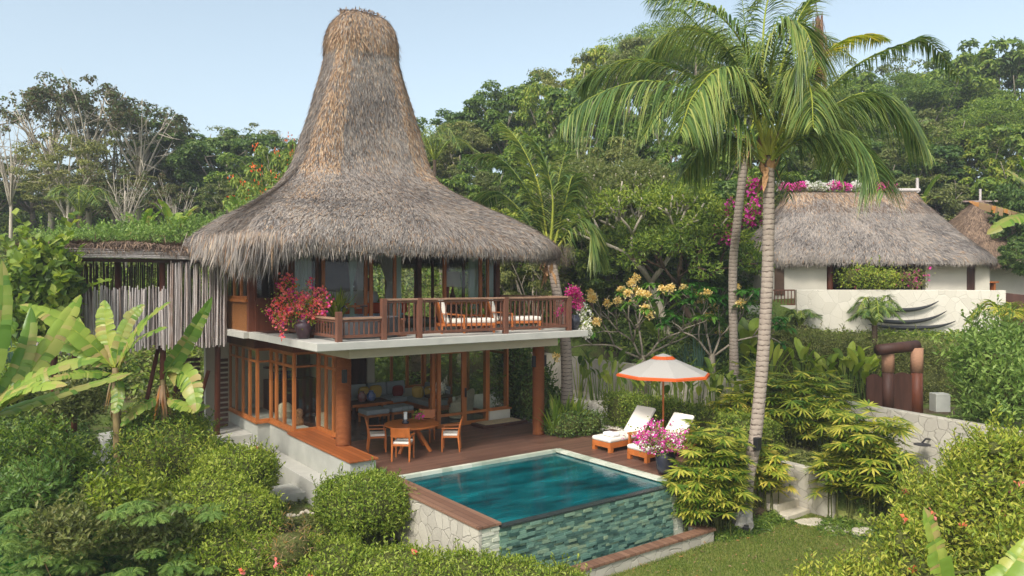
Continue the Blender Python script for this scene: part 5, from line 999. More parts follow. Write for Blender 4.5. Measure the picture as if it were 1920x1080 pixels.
for a in [('bare', 20, 195, 43, 150), ('rust', 95, 160, 45, 210), ('rust', 165, 148, 44, 190), ('airy', 215, 200, 46, 190), ('rust', 262, 185, 45, 200), ('airy', 300, 225, 48, 150), ('olive', 60, 300, 47, 200), ('olive', 150, 330, 44, 190), ('airy', 130, 250, 42, 170), ('bare', 235, 300, 40, 140),
          ('mid', -15, 330, 46, 200), ('olive', 250, 330, 46, 200), ('bare', 330, 330, 39, 110), ('dense', 350, 238, 49, 200), ('dense', 425, 245, 47, 180), ('airy', 470, 235, 52, 170), ('olive', 300, 320, 50, 180)]: put_tree(*a, zone=ZL)
for a in [('mid', 500, 285, 44, 180), ('flower', 535, 262, 38, 140), ('flower', 480, 318, 35, 130), ('olive', 590, 268, 52, 190), ('mid', 620, 300, 47, 200), ('olive', 440, 330, 42, 120)]: put_tree(*a, zone=ZF)
for a in [('mid', 760, 300, 50, 200), ('dense', 830, 228, 52, 150), ('olive', 862, 232, 48, 150), ('dense', 905, 195, 52, 170), ('mid', 950, 178, 50, 160), ('dense', 1000, 150, 56, 180), ('yellow', 1030, 150, 47, 150), ('airy', 1075, 118, 50, 190), ('mid', 1090, 160, 43, 170), ('yellow', 1130, 85, 50, 170), ('olive', 1180, 78, 48, 180),
          ('feather', 1215, 60, 54, 220), ('mid', 1010, 250, 42, 170), ('yellow', 1050, 300, 38, 150), ('olive', 1130, 260, 38, 200), ('mid', 930, 290, 42, 150), ('olive', 880, 320, 40, 150), ('dense', 1180, 300, 37, 200), ('olive', 1060, 380, 34, 170), ('mid', 1120, 400, 33, 170), ('olive', 1230, 330, 36, 180), ('yellow', 960, 380, 36, 150), ('olive', 1000, 420, 34, 170), ('dense', 1150, 450, 33, 160), ('airy', 1080, 330, 35, 150), ('mid', 830, 330, 38, 150), ('dense', 900, 420, 36, 150)]: put_tree(*a, zone=ZC)
for a in [('feather', 1300, 60, 50, 260), ('olive', 1380, 110, 48, 220), ('mid', 1260, 180, 44, 200), ('mid', 1330, 260, 40, 200), ('dense', 1290, 330, 36, 180), ('olive', 1370, 330, 42, 180), ('feather', 1470, 150, 52, 260), ('mid', 1430, 240, 46, 200), ('dense', 1350, 430, 34, 150), ('dense', 1260, 450, 33, 160), ('olive', 1500, 240, 46, 180)]: put_tree(*a, zone=ZP)
for a in [('mid', 1575, 160, 56, 200), ('airy', 1655, 110, 60, 170), ('dense', 1620, 175, 52, 200), ('feather', 1705, 140, 56, 220), ('mid', 1770, 128, 56, 200), ('airy', 1800, 110, 62, 180), ('dense', 1855, 86, 58, 210), ('mid', 1920, 78, 56, 230), ('olive', 1760, 215, 48, 220), ('dense', 1700, 250, 46, 220), ('yellow', 1800, 235, 46, 190), ('feather', 1870, 190, 46, 230), ('dense', 1560, 270, 45, 200), ('olive', 1640, 260, 44, 200),
          ('yellow', 1850, 290, 43, 170), ('mid', 1920, 230, 42, 200), ('olive', 1730, 330, 42, 170), ('dense', 1960, 330, 35, 150), ('dense', 1935, 440, 31.8, 110), ('mid', 1960, 330, 44, 160), ('yellow', 1780, 330, 44, 160)]: put_tree(*a, zone=ZR)
cnt = {}
ORD = ['first', 'second', 'third', 'fourth', 'fifth', 'sixth', 'seventh', 'eighth', 'ninth', 'tenth']
for (o, k, px, z) in sorted(placed, key=lambda q: q[2]):
    same = [q for q in placed if q[1] == k and q[3] == z]; c = cnt.get((k, z), 0); cnt[(k, z)] = c + 1
    o['label'] = f"{LOOK[k]} {z}" if len(same) == 1 else f"{ORD[c]} {LOOK[k]} from the left, {z}"; o['group'] = 'trees ' + z
for k in PR:
    if 'h' in PR[k][0]: 
        pass
for o in bpy.data.objects:
    if 'h' in o: del o['h']

# ---- undergrowth (stuff)
def undergrowth(name, lab, n, reg, L, Wd, mat, hz, clump=.5, keep=None, cat='undergrowth', nc=None):
    nc = nc or n // 60; c = reg(nc); z = height(c[:, 0], c[:, 1]); 
    if keep is not None: k = keep(c[:, 0], c[:, 1]); c = c[k]; z = z[k]
    hh = rng.uniform(.3, 1, len(c)) * hz; i = rng.integers(0, len(c), n); v = nrm(rng.normal(0, 1, (n, 3))); v[:, 2] = np.abs(v[:, 2]); q = rng.uniform(.5, 1, (n, 1)) ** .5
    P = np.column_stack([c[i], z[i]]) + v * q * np.column_stack([np.full(n, clump), np.full(n, clump), hh[i]]); Nn = nrm(v + UPZ * .5 + rng.normal(0, .5, (n, 3))); D = nrm(np.cross(Nn, rng.normal(0, 1, (n, 3))) + [0, 0, -.2])
    m = MB(); m.leaves(P, D, Nn, L * rng.uniform(.6, 1.4, n), Wd * rng.uniform(.7, 1.3, n), 0, .1); o = m.build(name, mat, base=(0, 0, 0)); o['label'] = lab; o['category'] = cat; o['kind'] = 'stuff'; return o
def sector(px0, px1, d0, d1):
    def f(n):
        d = np.sqrt(rng.uniform(d0 ** 2, d1 ** 2, n)); px = rng.uniform(px0, px1, n); r = (px - 960) / FOC * d; return np.column_stack([FX * d + RX * r, FY * d + RY * r])
    return f
notterr = lambda X, Y: ~((X > 7.0) & (X < 22.3) & (Y > 11) & (Y < 26.8)) & ~((X > 1.5) & (X < 7.2) & (Y > 23.2) & (Y < 27))
undergrowth('hillside_scrub', 'dense green scrub covering the hillside behind the villa', 150000, sector(-60, 1400, 28, 58), .24, .12, LG, 1.3, .9, notterr)
undergrowth('hillside_scrub', 'olive scrub mixed into the slope behind the pavilion roof', 60000, sector(-60, 900, 27.5, 44), .2, .1, LO, .9, .8, notterr)
undergrowth('hillside_scrub', 'dark leafy growth under the trees behind the tall palm', 90000, sector(880, 1420, 27, 38), .22, .1, LD, 1.7, .8, lambda X, Y: X > 22.6)
undergrowth('hillside_scrub', 'green scrub on the hill above and around the bungalow', 90000, sector(1400, 1990, 39, 62), .26, .13, LG, 1.4, .9, lambda X, Y: True | (X > 0))
undergrowth('jungle_undergrowth', 'dark tangled undergrowth in the shady hollow below the banana plants', 70000, sector(-60, 420, 13.5, 26), .13, .07, LD, .45, .45, lambda X, Y: ~((X > 6.8)) & ~((X > 3) & (Y > 23)))
undergrowth('jungle_undergrowth', 'mixed green leaves scattered through the lower left thicket', 36000, sector(-60, 340, 12.5, 22), .12, .07, LG, .5, .4, lambda X, Y: X < 6)
undergrowth('ground_cover', 'dry leafy ground cover along the edge of the small grass patch', 7000, lambda n: np.column_stack([rng.uniform(5.9, 7.9, n), rng.choice([15.9, 16.2, 12.3, 18.3], n) + rng.normal(0, .25, n)]), .09, .045, LO, .2, .2, cat='ground cover')
undergrowth('ground_cover', 'leafy ground cover at the foot of the lady palms right of the lawn', 16000, lambda n: np.column_stack([rng.uniform(18, 21.7, n), rng.uniform(6, 17, n)]), .12, .06, LO, .35, .3, cat='ground cover')
undergrowth('ground_cover', 'green ground cover on the slope beneath the bungalow terrace wall', 40000, sector(1395, 1960, 28.8, 31), .16, .07, LG, .55, .4, cat='ground cover')

# ---- bushes and hedges
def bush(name, lab, cat, lobes, dens, L, Wd, mat, jit=.07, flowers=None, e=.8, extra=None, core=True, shoots=14, cs=.84):
    t = thing(name, lab, cat, (lobes[0][0][0], lobes[0][0][1], min(c[2] - r[2] for c, r in lobes))); m = MB(); cb = MB(); Pa = []; Na = []
    for c, r in lobes:
        c = np.array(c, float); r = np.array(r, float); area = 4 * math.pi * ((r[0] * r[1]) ** 1.6 / 3 + (r[0] * r[2]) ** 1.6 / 3 + (r[1] * r[2]) ** 1.6 / 3) ** (1 / 1.6); n = int(area * dens)
        v = nrm(rng.normal(0, 1, (n, 3))); s_ = np.sign(v) * np.abs(v) ** e; q = 1 + rng.normal(0, jit, (n, 1)) - .12 * rng.random((n, 1)); wv_ = 1 + .05 * np.sin(v[:, :1] * 7 + c[0]) * np.sin(v[:, 1:2] * 6 + c[1] * 2); P = c + s_ * r * q * wv_
        Nn = nrm(v / r * r.min() + rng.normal(0, .35, (n, 3)) + UPZ * .15); ok = np.ones(n, bool)
        for c2, r2 in lobes:
            c2 = np.array(c2); r2 = np.array(r2)
            if np.allclose(c2, c): continue
            ok &= (np.abs((P - c2) / (r2 * .9)) ** (2 / e)).sum(1) > 1
        ok &= P[:, 2] > c[2] - r[2] * .95
        Pa.append(P[ok]); Na.append(Nn[ok])
        if core: cb.ball(c, r * cs, e=e, n=18, m=10)
    P = np.concatenate(Pa); Nn = np.concatenate(Na); n = len(P); D = nrm(np.cross(Nn, rng.normal(0, 1, (n, 3))) + Nn * .5 + [0, 0, .25])
    m.leaves(P, D, Nn, L * rng.uniform(.6, 1.3, n), Wd * rng.uniform(.7, 1.25, n), 0, .1)
    ns = int(len(P) * shoots / 900) if core else 0; k = rng.choice(n, ns); Lr = L / .1
    for q in k:
        d_ = nrm(Nn[q] + UPZ * .8 + rng.normal(0, .35, 3)); ln = U(.15, .42) * Lr; tt = np.linspace(.1, 1, 9); pp = P[q] + d_ * (tt * ln)[:, None]; cb.tube([P[q], P[q] + d_ * ln], .006, 3, cap=False)
        a = rng.uniform(0, 6.28, 9); m.leaves(pp, nrm(d_ * .7 + np.column_stack([np.cos(a), np.sin(a), np.full(9, .2)])), nrm(rng.normal(0, .4, (9, 3)) + UPZ), L * rng.uniform(.7, 1.2, 9), Wd, 0, .1)
    for (c1, r1), (c2, r2) in zip(lobes[:-1], lobes[1:]):
        if core: cb.tube([c1, c2], .03, 5)
    if core or ns: cb.build('branches', TWIG, t, smooth=True)
    m.build('foliage', mat, t)
    if flowers:
        mt, nf, sz = flowers; k = rng.choice(n, nf); f = MB()
        for _ in range(6): f.leaves(P[k] + Nn[k] * .05 + rng.normal(0, sz * .25, (nf, 3)), nrm(rng.normal(0, 1, (nf, 3))), nrm(rng.normal(0, 1, (nf, 3))), sz, sz * .8)
        f.build('blossom', mt, t)['kind'] = 'stuff'
    return t
def at(px, py, d): return tuple(W(px, py, d))
def lb(px, py, d, wpx, hpx, dep=None):  # lobe centred at pixel, with pixel half sizes
    s_ = d / FOC; return (at(px, py, d), (wpx * s_, (dep or wpx * s_), hpx * s_))
bush('round_bush', 'round clipped light green bush standing by the pool side wall', 'bush', [lb(683, 942, 16.6, 80, 50), lb(640, 940, 16.7, 46, 40), lb(724, 952, 16.5, 38, 38)], 900, .085, .034, LH, .08)
bush('clipped_hedge', 'large bright green clipped hedge mound left of the villa plinth', 'hedge', [lb(440, 890, 17.2, 66, 50), lb(395, 960, 16, 80, 70), lb(480, 884, 17.6, 40, 38), lb(455, 975, 15.5, 66, 56), lb(405, 1045, 14.6, 75, 55), lb(490, 1050, 14.3, 60, 38)], 800, .085, .036, LH, .07, (FRED, 6, .09))
bush('loose_bush', 'paler loose-leaved bush between the banana plants and the clipped hedge', 'bush', [lb(330, 855, 18.5, 65, 62), lb(280, 860, 18.6, 55, 55), lb(375, 880, 18, 35, 50), lb(300, 800, 19.5, 60, 38)], 520, .11, .04, LY, .14)
bush('loose_bush', 'darker glossy bush at the foot of the right banana plant', 'bush', [lb(300, 812, 19, 72, 34), lb(255, 850, 19, 40, 50), lb(350, 820, 19.6, 40, 30)], 420, .1, .045, LG, .16)
bush('clipped_hedge', 'low clipped hedge dotted with red flowers along the bottom of the picture', 'hedge', [lb(620, 1062, 14.1, 80, 38), lb(740, 1075, 13.9, 85, 36), lb(860, 1084, 13.7, 85, 34), lb(960, 1092, 13.7, 80, 30), lb(1050, 1098, 13.8, 50, 26), lb(560, 1035, 14.4, 48, 26), lb(545, 1060, 14.1, 46, 30)], 850, .08, .034, LH, .08, (FRED, 10, .09))
bush('clipped_hedge', 'dark green low hedge behind the two sun loungers', 'hedge', [((17.7, 17.6, .45), (.55, .8, .6)), ((17.75, 16.4, .45), (.55, .85, .58)), ((17.8, 15.2, .43), (.55, .85, .56)), ((17.85, 14.0, .4), (.5, .85, .55)), ((17.9, 12.9, .35), (.5, .8, .55))], 750, .085, .045, LG, .06, None, .6)
hd = []
for k in range(9): hd.append(lb(1475 + k * 42, 690 + 2 * k, 27.6 - .08 * k, 42, 74 - 1.5 * k))
bush('tall_hedge', 'long tall brownish green clipped hedge below the bungalow terrace wall', 'hedge', hd, 420, .11, .04, LO, .07, None, .55)
fbl = [lb(1815, 995, 14.5, 85, 80), lb(1880, 930, 15, 70, 75), lb(1758, 985, 15.3, 40, 45), lb(1718, 1068, 13.8, 60, 40), lb(1620, 1092, 13.7, 60, 20), lb(1530, 1104, 13.7, 50, 10), lb(1920, 1060, 13, 70, 80), lb(1890, 870, 15.6, 46, 44), lb(1830, 895, 15.8, 36, 34)]
for k in range(26):
    px = U(1690, 1930); py = np.interp(px, [1690, 1740, 1800, 1930], [1010, 905, 855, 815]) + U(5, 130); d = U(14, 16); w_ = U(20, 38); fbl.append(lb(px, py, d, w_, w_ * U(.7, 1.3)))
bush('flowering_bush', 'big loose yellow green bush with red flowers filling the lower right corner', 'bush', fbl, 330, .12, .045, LY, .3, (FRED, 26, .1), e=.95, shoots=70, cs=.6)
bush('loose_bush', 'grey green big-leaved bush in front of the wall at the right edge', 'bush', [lb(1860, 690, 21, 50, 50), lb(1910, 740, 20, 55, 55), lb(1890, 640, 22, 40, 32), lb(1840, 770, 20.8, 30, 26), lb(1830, 700, 21.4, 25, 30)], 260, .2, .075, LFERN, .3, shoots=60, cs=.6)
bush('vine_mound', 'mound of heart-shaped leaves climbing the left end of the bathroom pavilion', 'vine', [lb(82, 520, 19.6, 48, 56), lb(62, 580, 19.4, 40, 55), lb(105, 560, 19.5, 30, 50)], 210, .27, .22, LG, .1)
bush('low_shrub', 'low dark shrub around the strap-leaved clump beside the right rattan column', 'bush', [lb(1060, 795, 23, 38, 26), lb(1100, 795, 23.3, 30, 24)], 500, .08, .05, LD, .12)
bush('dark_shrub', 'tall dark green shrub behind the right rattan column', 'bush', [((15.9, 20.3, .8), (.6, .6, 1.0)), ((15.8, 21.4, 1.2), (.6, .7, 1.4)), ((16.6, 21.8, .6), (.7, .7, .9)), ((16.6, 20.2, .4), (.5, .5, .5))], 260, .16, .07, LD, .16)
bush('fern_shrub', 'pale green shrub with small leaves on the slope above the pavilion roof', 'bush', [lb(330, 450, 32, 95, 20), lb(200, 455, 31, 90, 18), lb(430, 440, 33, 70, 24), lb(520, 415, 33, 60, 34), lb(270, 443, 32, 40, 18), lb(385, 438, 33.5, 45, 20), lb(120, 456, 31, 40, 16)], 190, .17, .075, LFERN, .3, shoots=30, cs=.6)
bush('terrace_shrub', 'flowering shrub in the open front of the bungalow', 'bush', [lb(1610, 520, 31.9, 32, 20), lb(1650, 525, 31.8, 30, 18)], 350, .13, .06, LY, .2, (FPK, 12, .1)); bush('terrace_shrub', 'sparse flowering shrub before the bungalow wall, right of the post', 'bush', [lb(1706, 524, 31.8, 22, 18)], 260, .12, .05, LO, .3, (FPK, 30, .1), core=False)
bush('wall_bougainvillea', 'magenta bougainvillea left of the bungalow roof', 'bush', [lb(1410, 365, 30, 15, 26), lb(1362, 440, 29.5, 18, 16), lb(1400, 400, 30, 30, 22)], 260, .16, .09, LG, .2, (FPK, 260, .15))
bush('grey_twiggy_bush', 'dry twiggy grey bush between the hedge mounds at the bottom left', 'bush', [lb(545, 1030, 13.9, 40, 35)], 300, .1, .02, LDRY, .25)

# ---- fan-leaved lady palms
def lady_palm(lab, stems, nleaf, fr, mat=LRH):
    t = thing('lady_palm', lab, 'palm', (stems[0][0], stems[0][1], Hh(stems[0]) )); m = MB(); s_ = MB()
    for (x, y, z1) in stems:
        z0 = Hh((x, y)) - .05; s_.tube([(x, y, z0), (x + U(-.05, .05), y, (z0 + z1) / 2), (x + U(-.1, .1), y + U(-.1, .1), z1)], .016, 5)
        for k in range(nleaf):
            zz = z0 + (z1 - z0) * U(.45, 1.08); a = U(0, 6.28); o = np.array([x, y, zz]); d = np.array([math.cos(a), math.sin(a), U(.1, .8)]); hub = o + d * U(.22, .42); s_.tube([o, hub], .005, 4)
            f = rng.integers(8, 12); b = np.linspace(-1.75, 1.75, f); out = nrm(np.array([math.cos(a), math.sin(a), U(-.7, .5)])); sd = np.array([-math.sin(a), math.cos(a), 0]); D = np.cos(b)[:, None] * out + np.sin(b)[:, None] * sd; nn = nrm(np.cross(sd, out)) ; nn = nn if nn[2] > 0 else -nn
            m.blades(np.repeat(hub[None], f, 0), D, np.repeat(nn[None], f, 0) + .2 * D, fr * rng.uniform(.8, 1.1, f), .055, .1, 3, 0, lambda t_: np.minimum(1, 5 * t_ + .3) * (1 - t_ ** 6) + .02, .12)
    s_.build('stems', TWIG, t); m.build('fronds', mat, t); return t
def stemset(n, pts, z_lo, z_hi):
    o = []
    for _ in range(n): (x, y, r) = pts[rng.integers(0, len(pts))]; o.append((x + rng.normal(0, r * .5), y + rng.normal(0, r * .5), U(z_lo, z_hi)))
    return o
lady_palm('dense yellow green lady palm clump at the pool corner, left of the leaning palm trunk', stemset(66, [(13.95, 11.62, .28), (14.3, 11.5, .35), (14.75, 11.65, .35), (15.2, 12.05, .4), (14.6, 11.3, .25)], -.5, 1.0), 12, .34)
lady_palm('smaller lady palm clump just right of the leaning palm trunk base', stemset(14, [(16.75, 11.5, .2), (16.6, 11.8, .25)], -.4, .4), 8, .33)
q1, q2, q3 = V(1480, 21.8), V(1540, 21.5), V(1430, 22.3)
lady_palm('tall lady palm thicket behind the low retaining wall, right of the leaning trunk', stemset(56, [(q1[0], q1[1], .6), (q2[0], q2[1], .6), (q3[0], q3[1], .5)], .6, 2.0), 12, .42)
q1, q2 = V(1600, 18.7), V(1650, 18.3)
lady_palm('lady palm clump with thin dark stems at the right end of the retaining wall', stemset(40, [(q1[0], q1[1], .4), (q2[0], q2[1], .4)], -.5, 1.35), 12, .38)
q1 = V(1385, 22.0); lady_palm('lady palm clump between the low hedge and the leaning trunk', stemset(16, [(q1[0], q1[1], .5)], .3, 1.3), 10, .38)
straps('spider_lily', 'light green strap-leaved clump right of the rattan column on the gravel', 'plant', (15.15, 17.5, .05), 120, 1.45, .1, LY, .7, .5, cl=4, rad=.28)
q = V(415, 20.3); straps('grass_tuft', 'bright green grassy tuft above the hedge by the plinth', 'plant', (q[0] + .3, q[1] - 1.4, -.75), 160, .75, .02, LH, .5, .3, cl=6, rad=.25); 
straps('small_palm', 'small green rosette plant at the tip of the wooden bench', 'plant', (7.9, 16.2, -.15), 46, .55, .07, LFERN, .9, .5)

# ---- heliconia / paddle-leaved plants
def paddle(lab, c, n, h, L, Wd, mat=LG, name='heliconia', grp=None, z0=None):
    x, y = c[:2]; z = Hh((x, y)) if z0 is None else z0; m = MB(); s_ = MB(); t = thing(name, lab, 'plant', (x, y, z), 0, grp)
    for k in range(n):
        a = U(0, 6.28); r = U(0, .35); b = np.array([x + r * math.cos(a), y + r * math.sin(a), z]); hh = h * U(.45, 1); e = b + np.array([math.cos(a) * U(.05, .3), math.sin(a) * U(.05, .3), hh]); s_.tube([b, (b + e) / 2, e], [.02, .016, .01], 5)
        d = np.array([math.cos(a) * U(.25, .8), math.sin(a) * U(.25, .8), U(.6, 1.2)]); m.blades([e], [d], [np.array([-d[0], -d[1], 1.0])], L * U(.7, 1.15), Wd * U(.8, 1.2), U(.15, .5), 7, 0, lambda t_: np.sin(np.clip(t_ * .97 + .03, 0, 1) * math.pi) ** .7 + .02, .14)
    s_.build('stems', LG, t); m.build('leaves', mat, t)
k = 0
for (px, d, n, h) in [(1085, 31, 12, 1.6), (1120, 30.5, 14, 1.7), (1150, 29.3, 14, 1.8), (1185, 28.8, 13, 1.5), (1215, 28.3, 12, 1.4), (1275, 27.3, 14, 1.8), (1310, 26.8, 14, 1.7), (1345, 26.4, 14, 1.8), (1385, 26, 12, 1.5), (1240, 27.9, 12, 1.2)]:
    paddle(f"{ORD[k] if k < 9 else 'tenth'} paddle-leaved heliconia clump from the left along the inside of the boundary wall" if k != 9 else 'short paddle-leaved heliconia clump directly behind the parasol pole', V(px, d - .5), n, h, .75, .22, LG, grp='heliconias along the boundary wall', z0=-.05); k += 1
k = 0
for (px, d) in [(1500, 25.9), (1545, 25.8), (1590, 25.7), (1625, 25.5), (1440, 25.5)]:
    paddle(['upright canna clump in front of the tall hedge, second from the left', 'upright canna clump in front of the tall hedge, in the middle', 'upright canna clump in front of the tall hedge, second from the gate', 'upright canna clump beside the wooden gateway', 'upright canna clump just right of the leaning palm trunk'][k], V(px, d), 16, 1.7, 1.0, .26, LH, 'canna_plant', 'cannas in front of the tall hedge', .4); k += 1
for (px, d, z, lab) in ((1130, 33, 1.5, 'big-leaved plant with dark paddle leaves beyond the boundary wall, under the frangipani'), (1235, 31, 1, 'big-leaved plant beyond the boundary wall below the frangipani fork'), (1320, 30, .8, 'big-leaved plant beyond the wall, behind the parasol right edge'), (1400, 29, .8, 'big-leaved plant beyond the wall beside the second palm trunk')): paddle(lab, V(px, d), 16, 2.0, 1.2, .4, LD if px == 1130 else LG, 'wild_banana')
bl = 0
for (px, py, d, s_) in ((350, 380, 33, 1.5), (395, 365, 34, 1.5), (190, 425, 31, 1.2), (40, 430, 30, 1.6), (455, 360, 35, 1.3), (20, 400, 33, 1.5), (75, 410, 32, 1.3), (1290, 500, 29, 2.4)):
    q = W(px, py, d); q[2] = Hh(q); lab = ['blue green spiky pandanus left of the thatched roof, lower one', 'blue green spiky pandanus nearest the dark trees', 'blue green grassy clump just above the pavilion roof', 'blue green spiky pandanus at the far left, larger', 'small spiky pandanus touching the left roof slope', 'spiky pandanus at the left picture edge', 'small spiky pandanus between the pale trunks at far left', 'tall blue green spiky plant behind the frangipani'][bl]
    straps('pandanus', lab, 'plant', tuple(q), 70, s_, .07, LB, .75, .4, cl=3, rad=.4); bl += 1

# ---- banana leaves
def banana_leaf(P3, width, mat, parent, nrm_hint=(0, 0, 1), tears=14, droop=.2, name='leaf', brown=False):
    P3 = np.array(P3, float); n = 34; t = np.linspace(0, 1, n); k = len(P3); tk = np.linspace(0, 1, k)
    if k == 3: C = ((1 - t) ** 2)[:, None] * P3[0] + (2 * t * (1 - t))[:, None] * (2 * P3[1] - .5 * P3[0] - .5 * P3[2]) + (t ** 2)[:, None] * P3[2]
    else: C = np.column_stack([np.interp(t, tk, P3[:, a]) for a in range(3)])
    T = nrm(np.gradient(C, axis=0)); hint = np.array(nrm_hint, float); S_ = nrm(np.cross(T, hint)); N = np.cross(S_, T); L = np.linalg.norm(P3[-1] - P3[0])
    m = MB(); m.tube(C - N * .008, np.linspace(.022, .004, n), 5, 1)
    w = width / 2 * np.clip(np.minimum((t - .04) / .14, 1), 0, 1) ** .6 * (1 - t ** 5) ** .8 
    for sd in (-1, 1):
        cut = sorted(rng.choice(np.arange(3, n - 3), tears, replace=False)); a = 0; cut = list(cut) + [n - 1]
        for c in cut:
            idx = np.arange(a, c + 1); 
            if len(idx) < 2: a = c; continue
            dr = droop * U(.5, 1.4); sh = U(-.03, .05); rows = []
            gap = np.zeros(len(idx)); 
            for q, f_ in enumerate((0, .35, .7, 1.0)):
                tt_ = f_; shrink = (1 - .10 * f_ * (np.linspace(-1, 1, len(idx)) ** 8))[:, None]
                rows.append(C[idx] + sd * S_[idx] * (w[idx] * f_)[:, None] * shrink + N[idx] * (w[idx] * (.28 * f_ - dr * f_ * f_))[:, None] - UPZ * (w[idx] * dr * f_ * f_ * 1.1)[:, None] + T[idx] * (w[idx] * (sh + .22) * f_)[:, None] + N[idx] * (np.sin(idx * 2.3) * .006)[:, None])
            v = np.stack(rows, 1).reshape(-1, 3); q_ = len(idx); ii = np.arange(q_ - 1)[:, None] * 4; jj = np.arange(3)[None]; m.add(v, np.stack([ii + jj, ii + jj + 1, ii + 4 + jj + 1, ii + 4 + jj], -1).reshape(-1, 4), 0); a = c
    return m.build(name, [mat, LY], parent, smooth=True)
def banana(lab, base, crown, leaves, d, tr=.13):
    b = np.array(base); c = W(*crown, d); t = thing('banana_plant', lab, 'banana plant', b); m = MB(); tt = np.linspace(0, 1, 7)[:, None]; C = b + (c - b) * tt; C[:, 2] = b[2] + (c[2] - b[2]) * tt[:, 0]
    m.tube(C, np.linspace(tr, tr * .55, 7), 10); m.build('trunk', plain('banana_trunk', srgb(120, 104, 70), .7, .4, 8, .4, .2, (1, 1, .3)), t, smooth=True)
    sk = MB(); n = 26; a = rng.uniform(0, 6.28, n); sk.blades(c + np.column_stack([np.cos(a) * .08, np.sin(a) * .08, rng.uniform(-.6, -.05, n)]), np.column_stack([np.cos(a) * .3, np.sin(a) * .3, -np.ones(n)]), np.column_stack([np.cos(a), np.sin(a), np.zeros(n)]), rng.uniform(.3, .8, n), .06, .1, 3); sk.build('dry_sheaths', LDRY, t)
    for (pts, w, dd, hint) in leaves:
        P3 = [W(x, y, d + q * dd) for q, (x, y) in zip(np.linspace(0, 1, len(pts)), pts)]; banana_leaf(P3, w, LBAN, t, hint)
cf = -np.array([FX, FY, 0]) ; UPC = tuple(np.array([0, 0, 1]) + .55 * cf); FC = tuple(cf + np.array([0, 0, .35])); SIDE = tuple(np.array([RX, RY, 0]) * .6 + cf + UPZ * .3)
bz = V(225, 18.2); banana('banana plant with many leaves in front of the low stick screen', (bz[0], bz[1], -1.2), (216, 690), [
    ([(212, 690), (125, 608), (36, 572)], .62, -.6, UPC), ([(216, 690), (200, 625), (196, 562)], .55, .3, FC), ([(220, 690), (262, 615), (320, 566)], .5, -.3, UPC), ([(222, 695), (255, 640), (314, 614)], .4, -.7, UPC),
    ([(214, 688), (160, 650), (148, 594)], .5, .2, UPC), ([(208, 692), (140, 650), (60, 632)], .45, .5, UPC), ([(210, 700), (150, 700), (90, 712)], .4, -1.0, UPC), ([(216, 690), (236, 610), (272, 572)], .4, .2, FC), ([(214, 702), (222, 742), (212, 775)], .35, -.5, FC), ([(210, 700), (225, 705), (248, 700)], .4, -.9, UPC)], 18.2)
bz = V(312, 18.6); banana('banana plant with tall lone leaf in front of the tall stick screen', (bz[0], bz[1], -.8), (305, 712), [
    ([(306, 700), (350, 640), (398, 556)], .42, .2, SIDE), ([(310, 704), (352, 706), (368, 772)], .62, -.8, FC), ([(306, 742), (262, 765), (226, 800)], .4, -.6, UPC), ([(312, 745), (350, 762), (394, 762)], .38, -.5, UPC), ([(308, 712), (322, 690), (350, 702)], .3, -.3, UPC)], 18.6, .1)
bz = V(-60, 13.6); banana('large banana plant cut by the left picture edge', (bz[0], bz[1], -2), (-40, 800), [
    ([(-40, 790), (70, 705), (190, 672)], .5, .6, UPC), ([(-40, 800), (30, 735), (127, 722)], .42, -.3, UPC), ([(-60, 780), (-5, 640), (4, 488)], .42, .2, SIDE), ([(-40, 780), (35, 690), (58, 575)], .4, 1, SIDE), ([(-30, 785), (90, 745), (248, 698)], .38, 1.8, UPC), ([(0, 770), (90, 650), (152, 552)], .42, 2, SIDE), ([(-45, 760), (-10, 640), (35, 610)], .42, .5, SIDE)], 14)
bz = V(1780, 11.4); banana('banana leaves rising into the bottom right corner', (bz[0], bz[1], -2), (1765, 1180), [([(1762, 1150), (1762, 1060), (1732, 950)], .62, .2, SIDE), ([(1790, 1150), (1880, 1080), (1935, 1000)], .45, .2, UPC)], 12)
bz = V(1960, 19); banana('banana plant reaching in from the right picture edge', (bz[0], bz[1], 0), (1970, 430), [([(1965, 440), (1920, 405), (1850, 440)], .55, .0, UPC), ([(1965, 420), (1935, 360), (1886, 318)], .5, .2, UPC), ([(1975, 410), (1930, 330), (1910, 290)], .45, -.5, UPC)], 19)
bx_ = thing('dry_banana_leaf', 'orange withered banana leaf at the right edge above the hut', 'leaf', W(1925, 400, 19.5)); banana_leaf([W(1935, 408, 19.5), W(1880, 390, 19.5), W(1815, 376, 19.6)], .2, LDRY, bx_, UPC, droop=.8, name='blade')
for (px, py, d, s_, lab) in ((1720, 365, 38, 1.2, 'small banana plant right behind the bungalow roof ridge'), (450, 395, 34, 1, 'small banana plant peeping over the left roof slope'), (330, 410, 31.5, 1, 'small banana plant above the pavilion roof'), (265, 420, 31, .9, 'small yellowish banana plant above the pavilion roof, left one'), (540, 340, 33, 1.1, 'banana leaves beside the base of the thatched tower')):
    q = W(px, py + 40, d); t = thing('banana_plant', lab, 'banana plant', q)
    for k in range(7):
        a = k * .9 + U(0, .5); e = q + np.array([math.cos(a) * s_, math.sin(a) * s_, U(.3, 1.7) * s_]); banana_leaf([q, (q + e) / 2 + [0, 0, .35], e], .4 * s_, LBAN, t, tears=5)
    m_ = MB(); m_.tube([(q[0], q[1], Hh(q)), q], .12, 8); m_.build('trunk', LG, t)

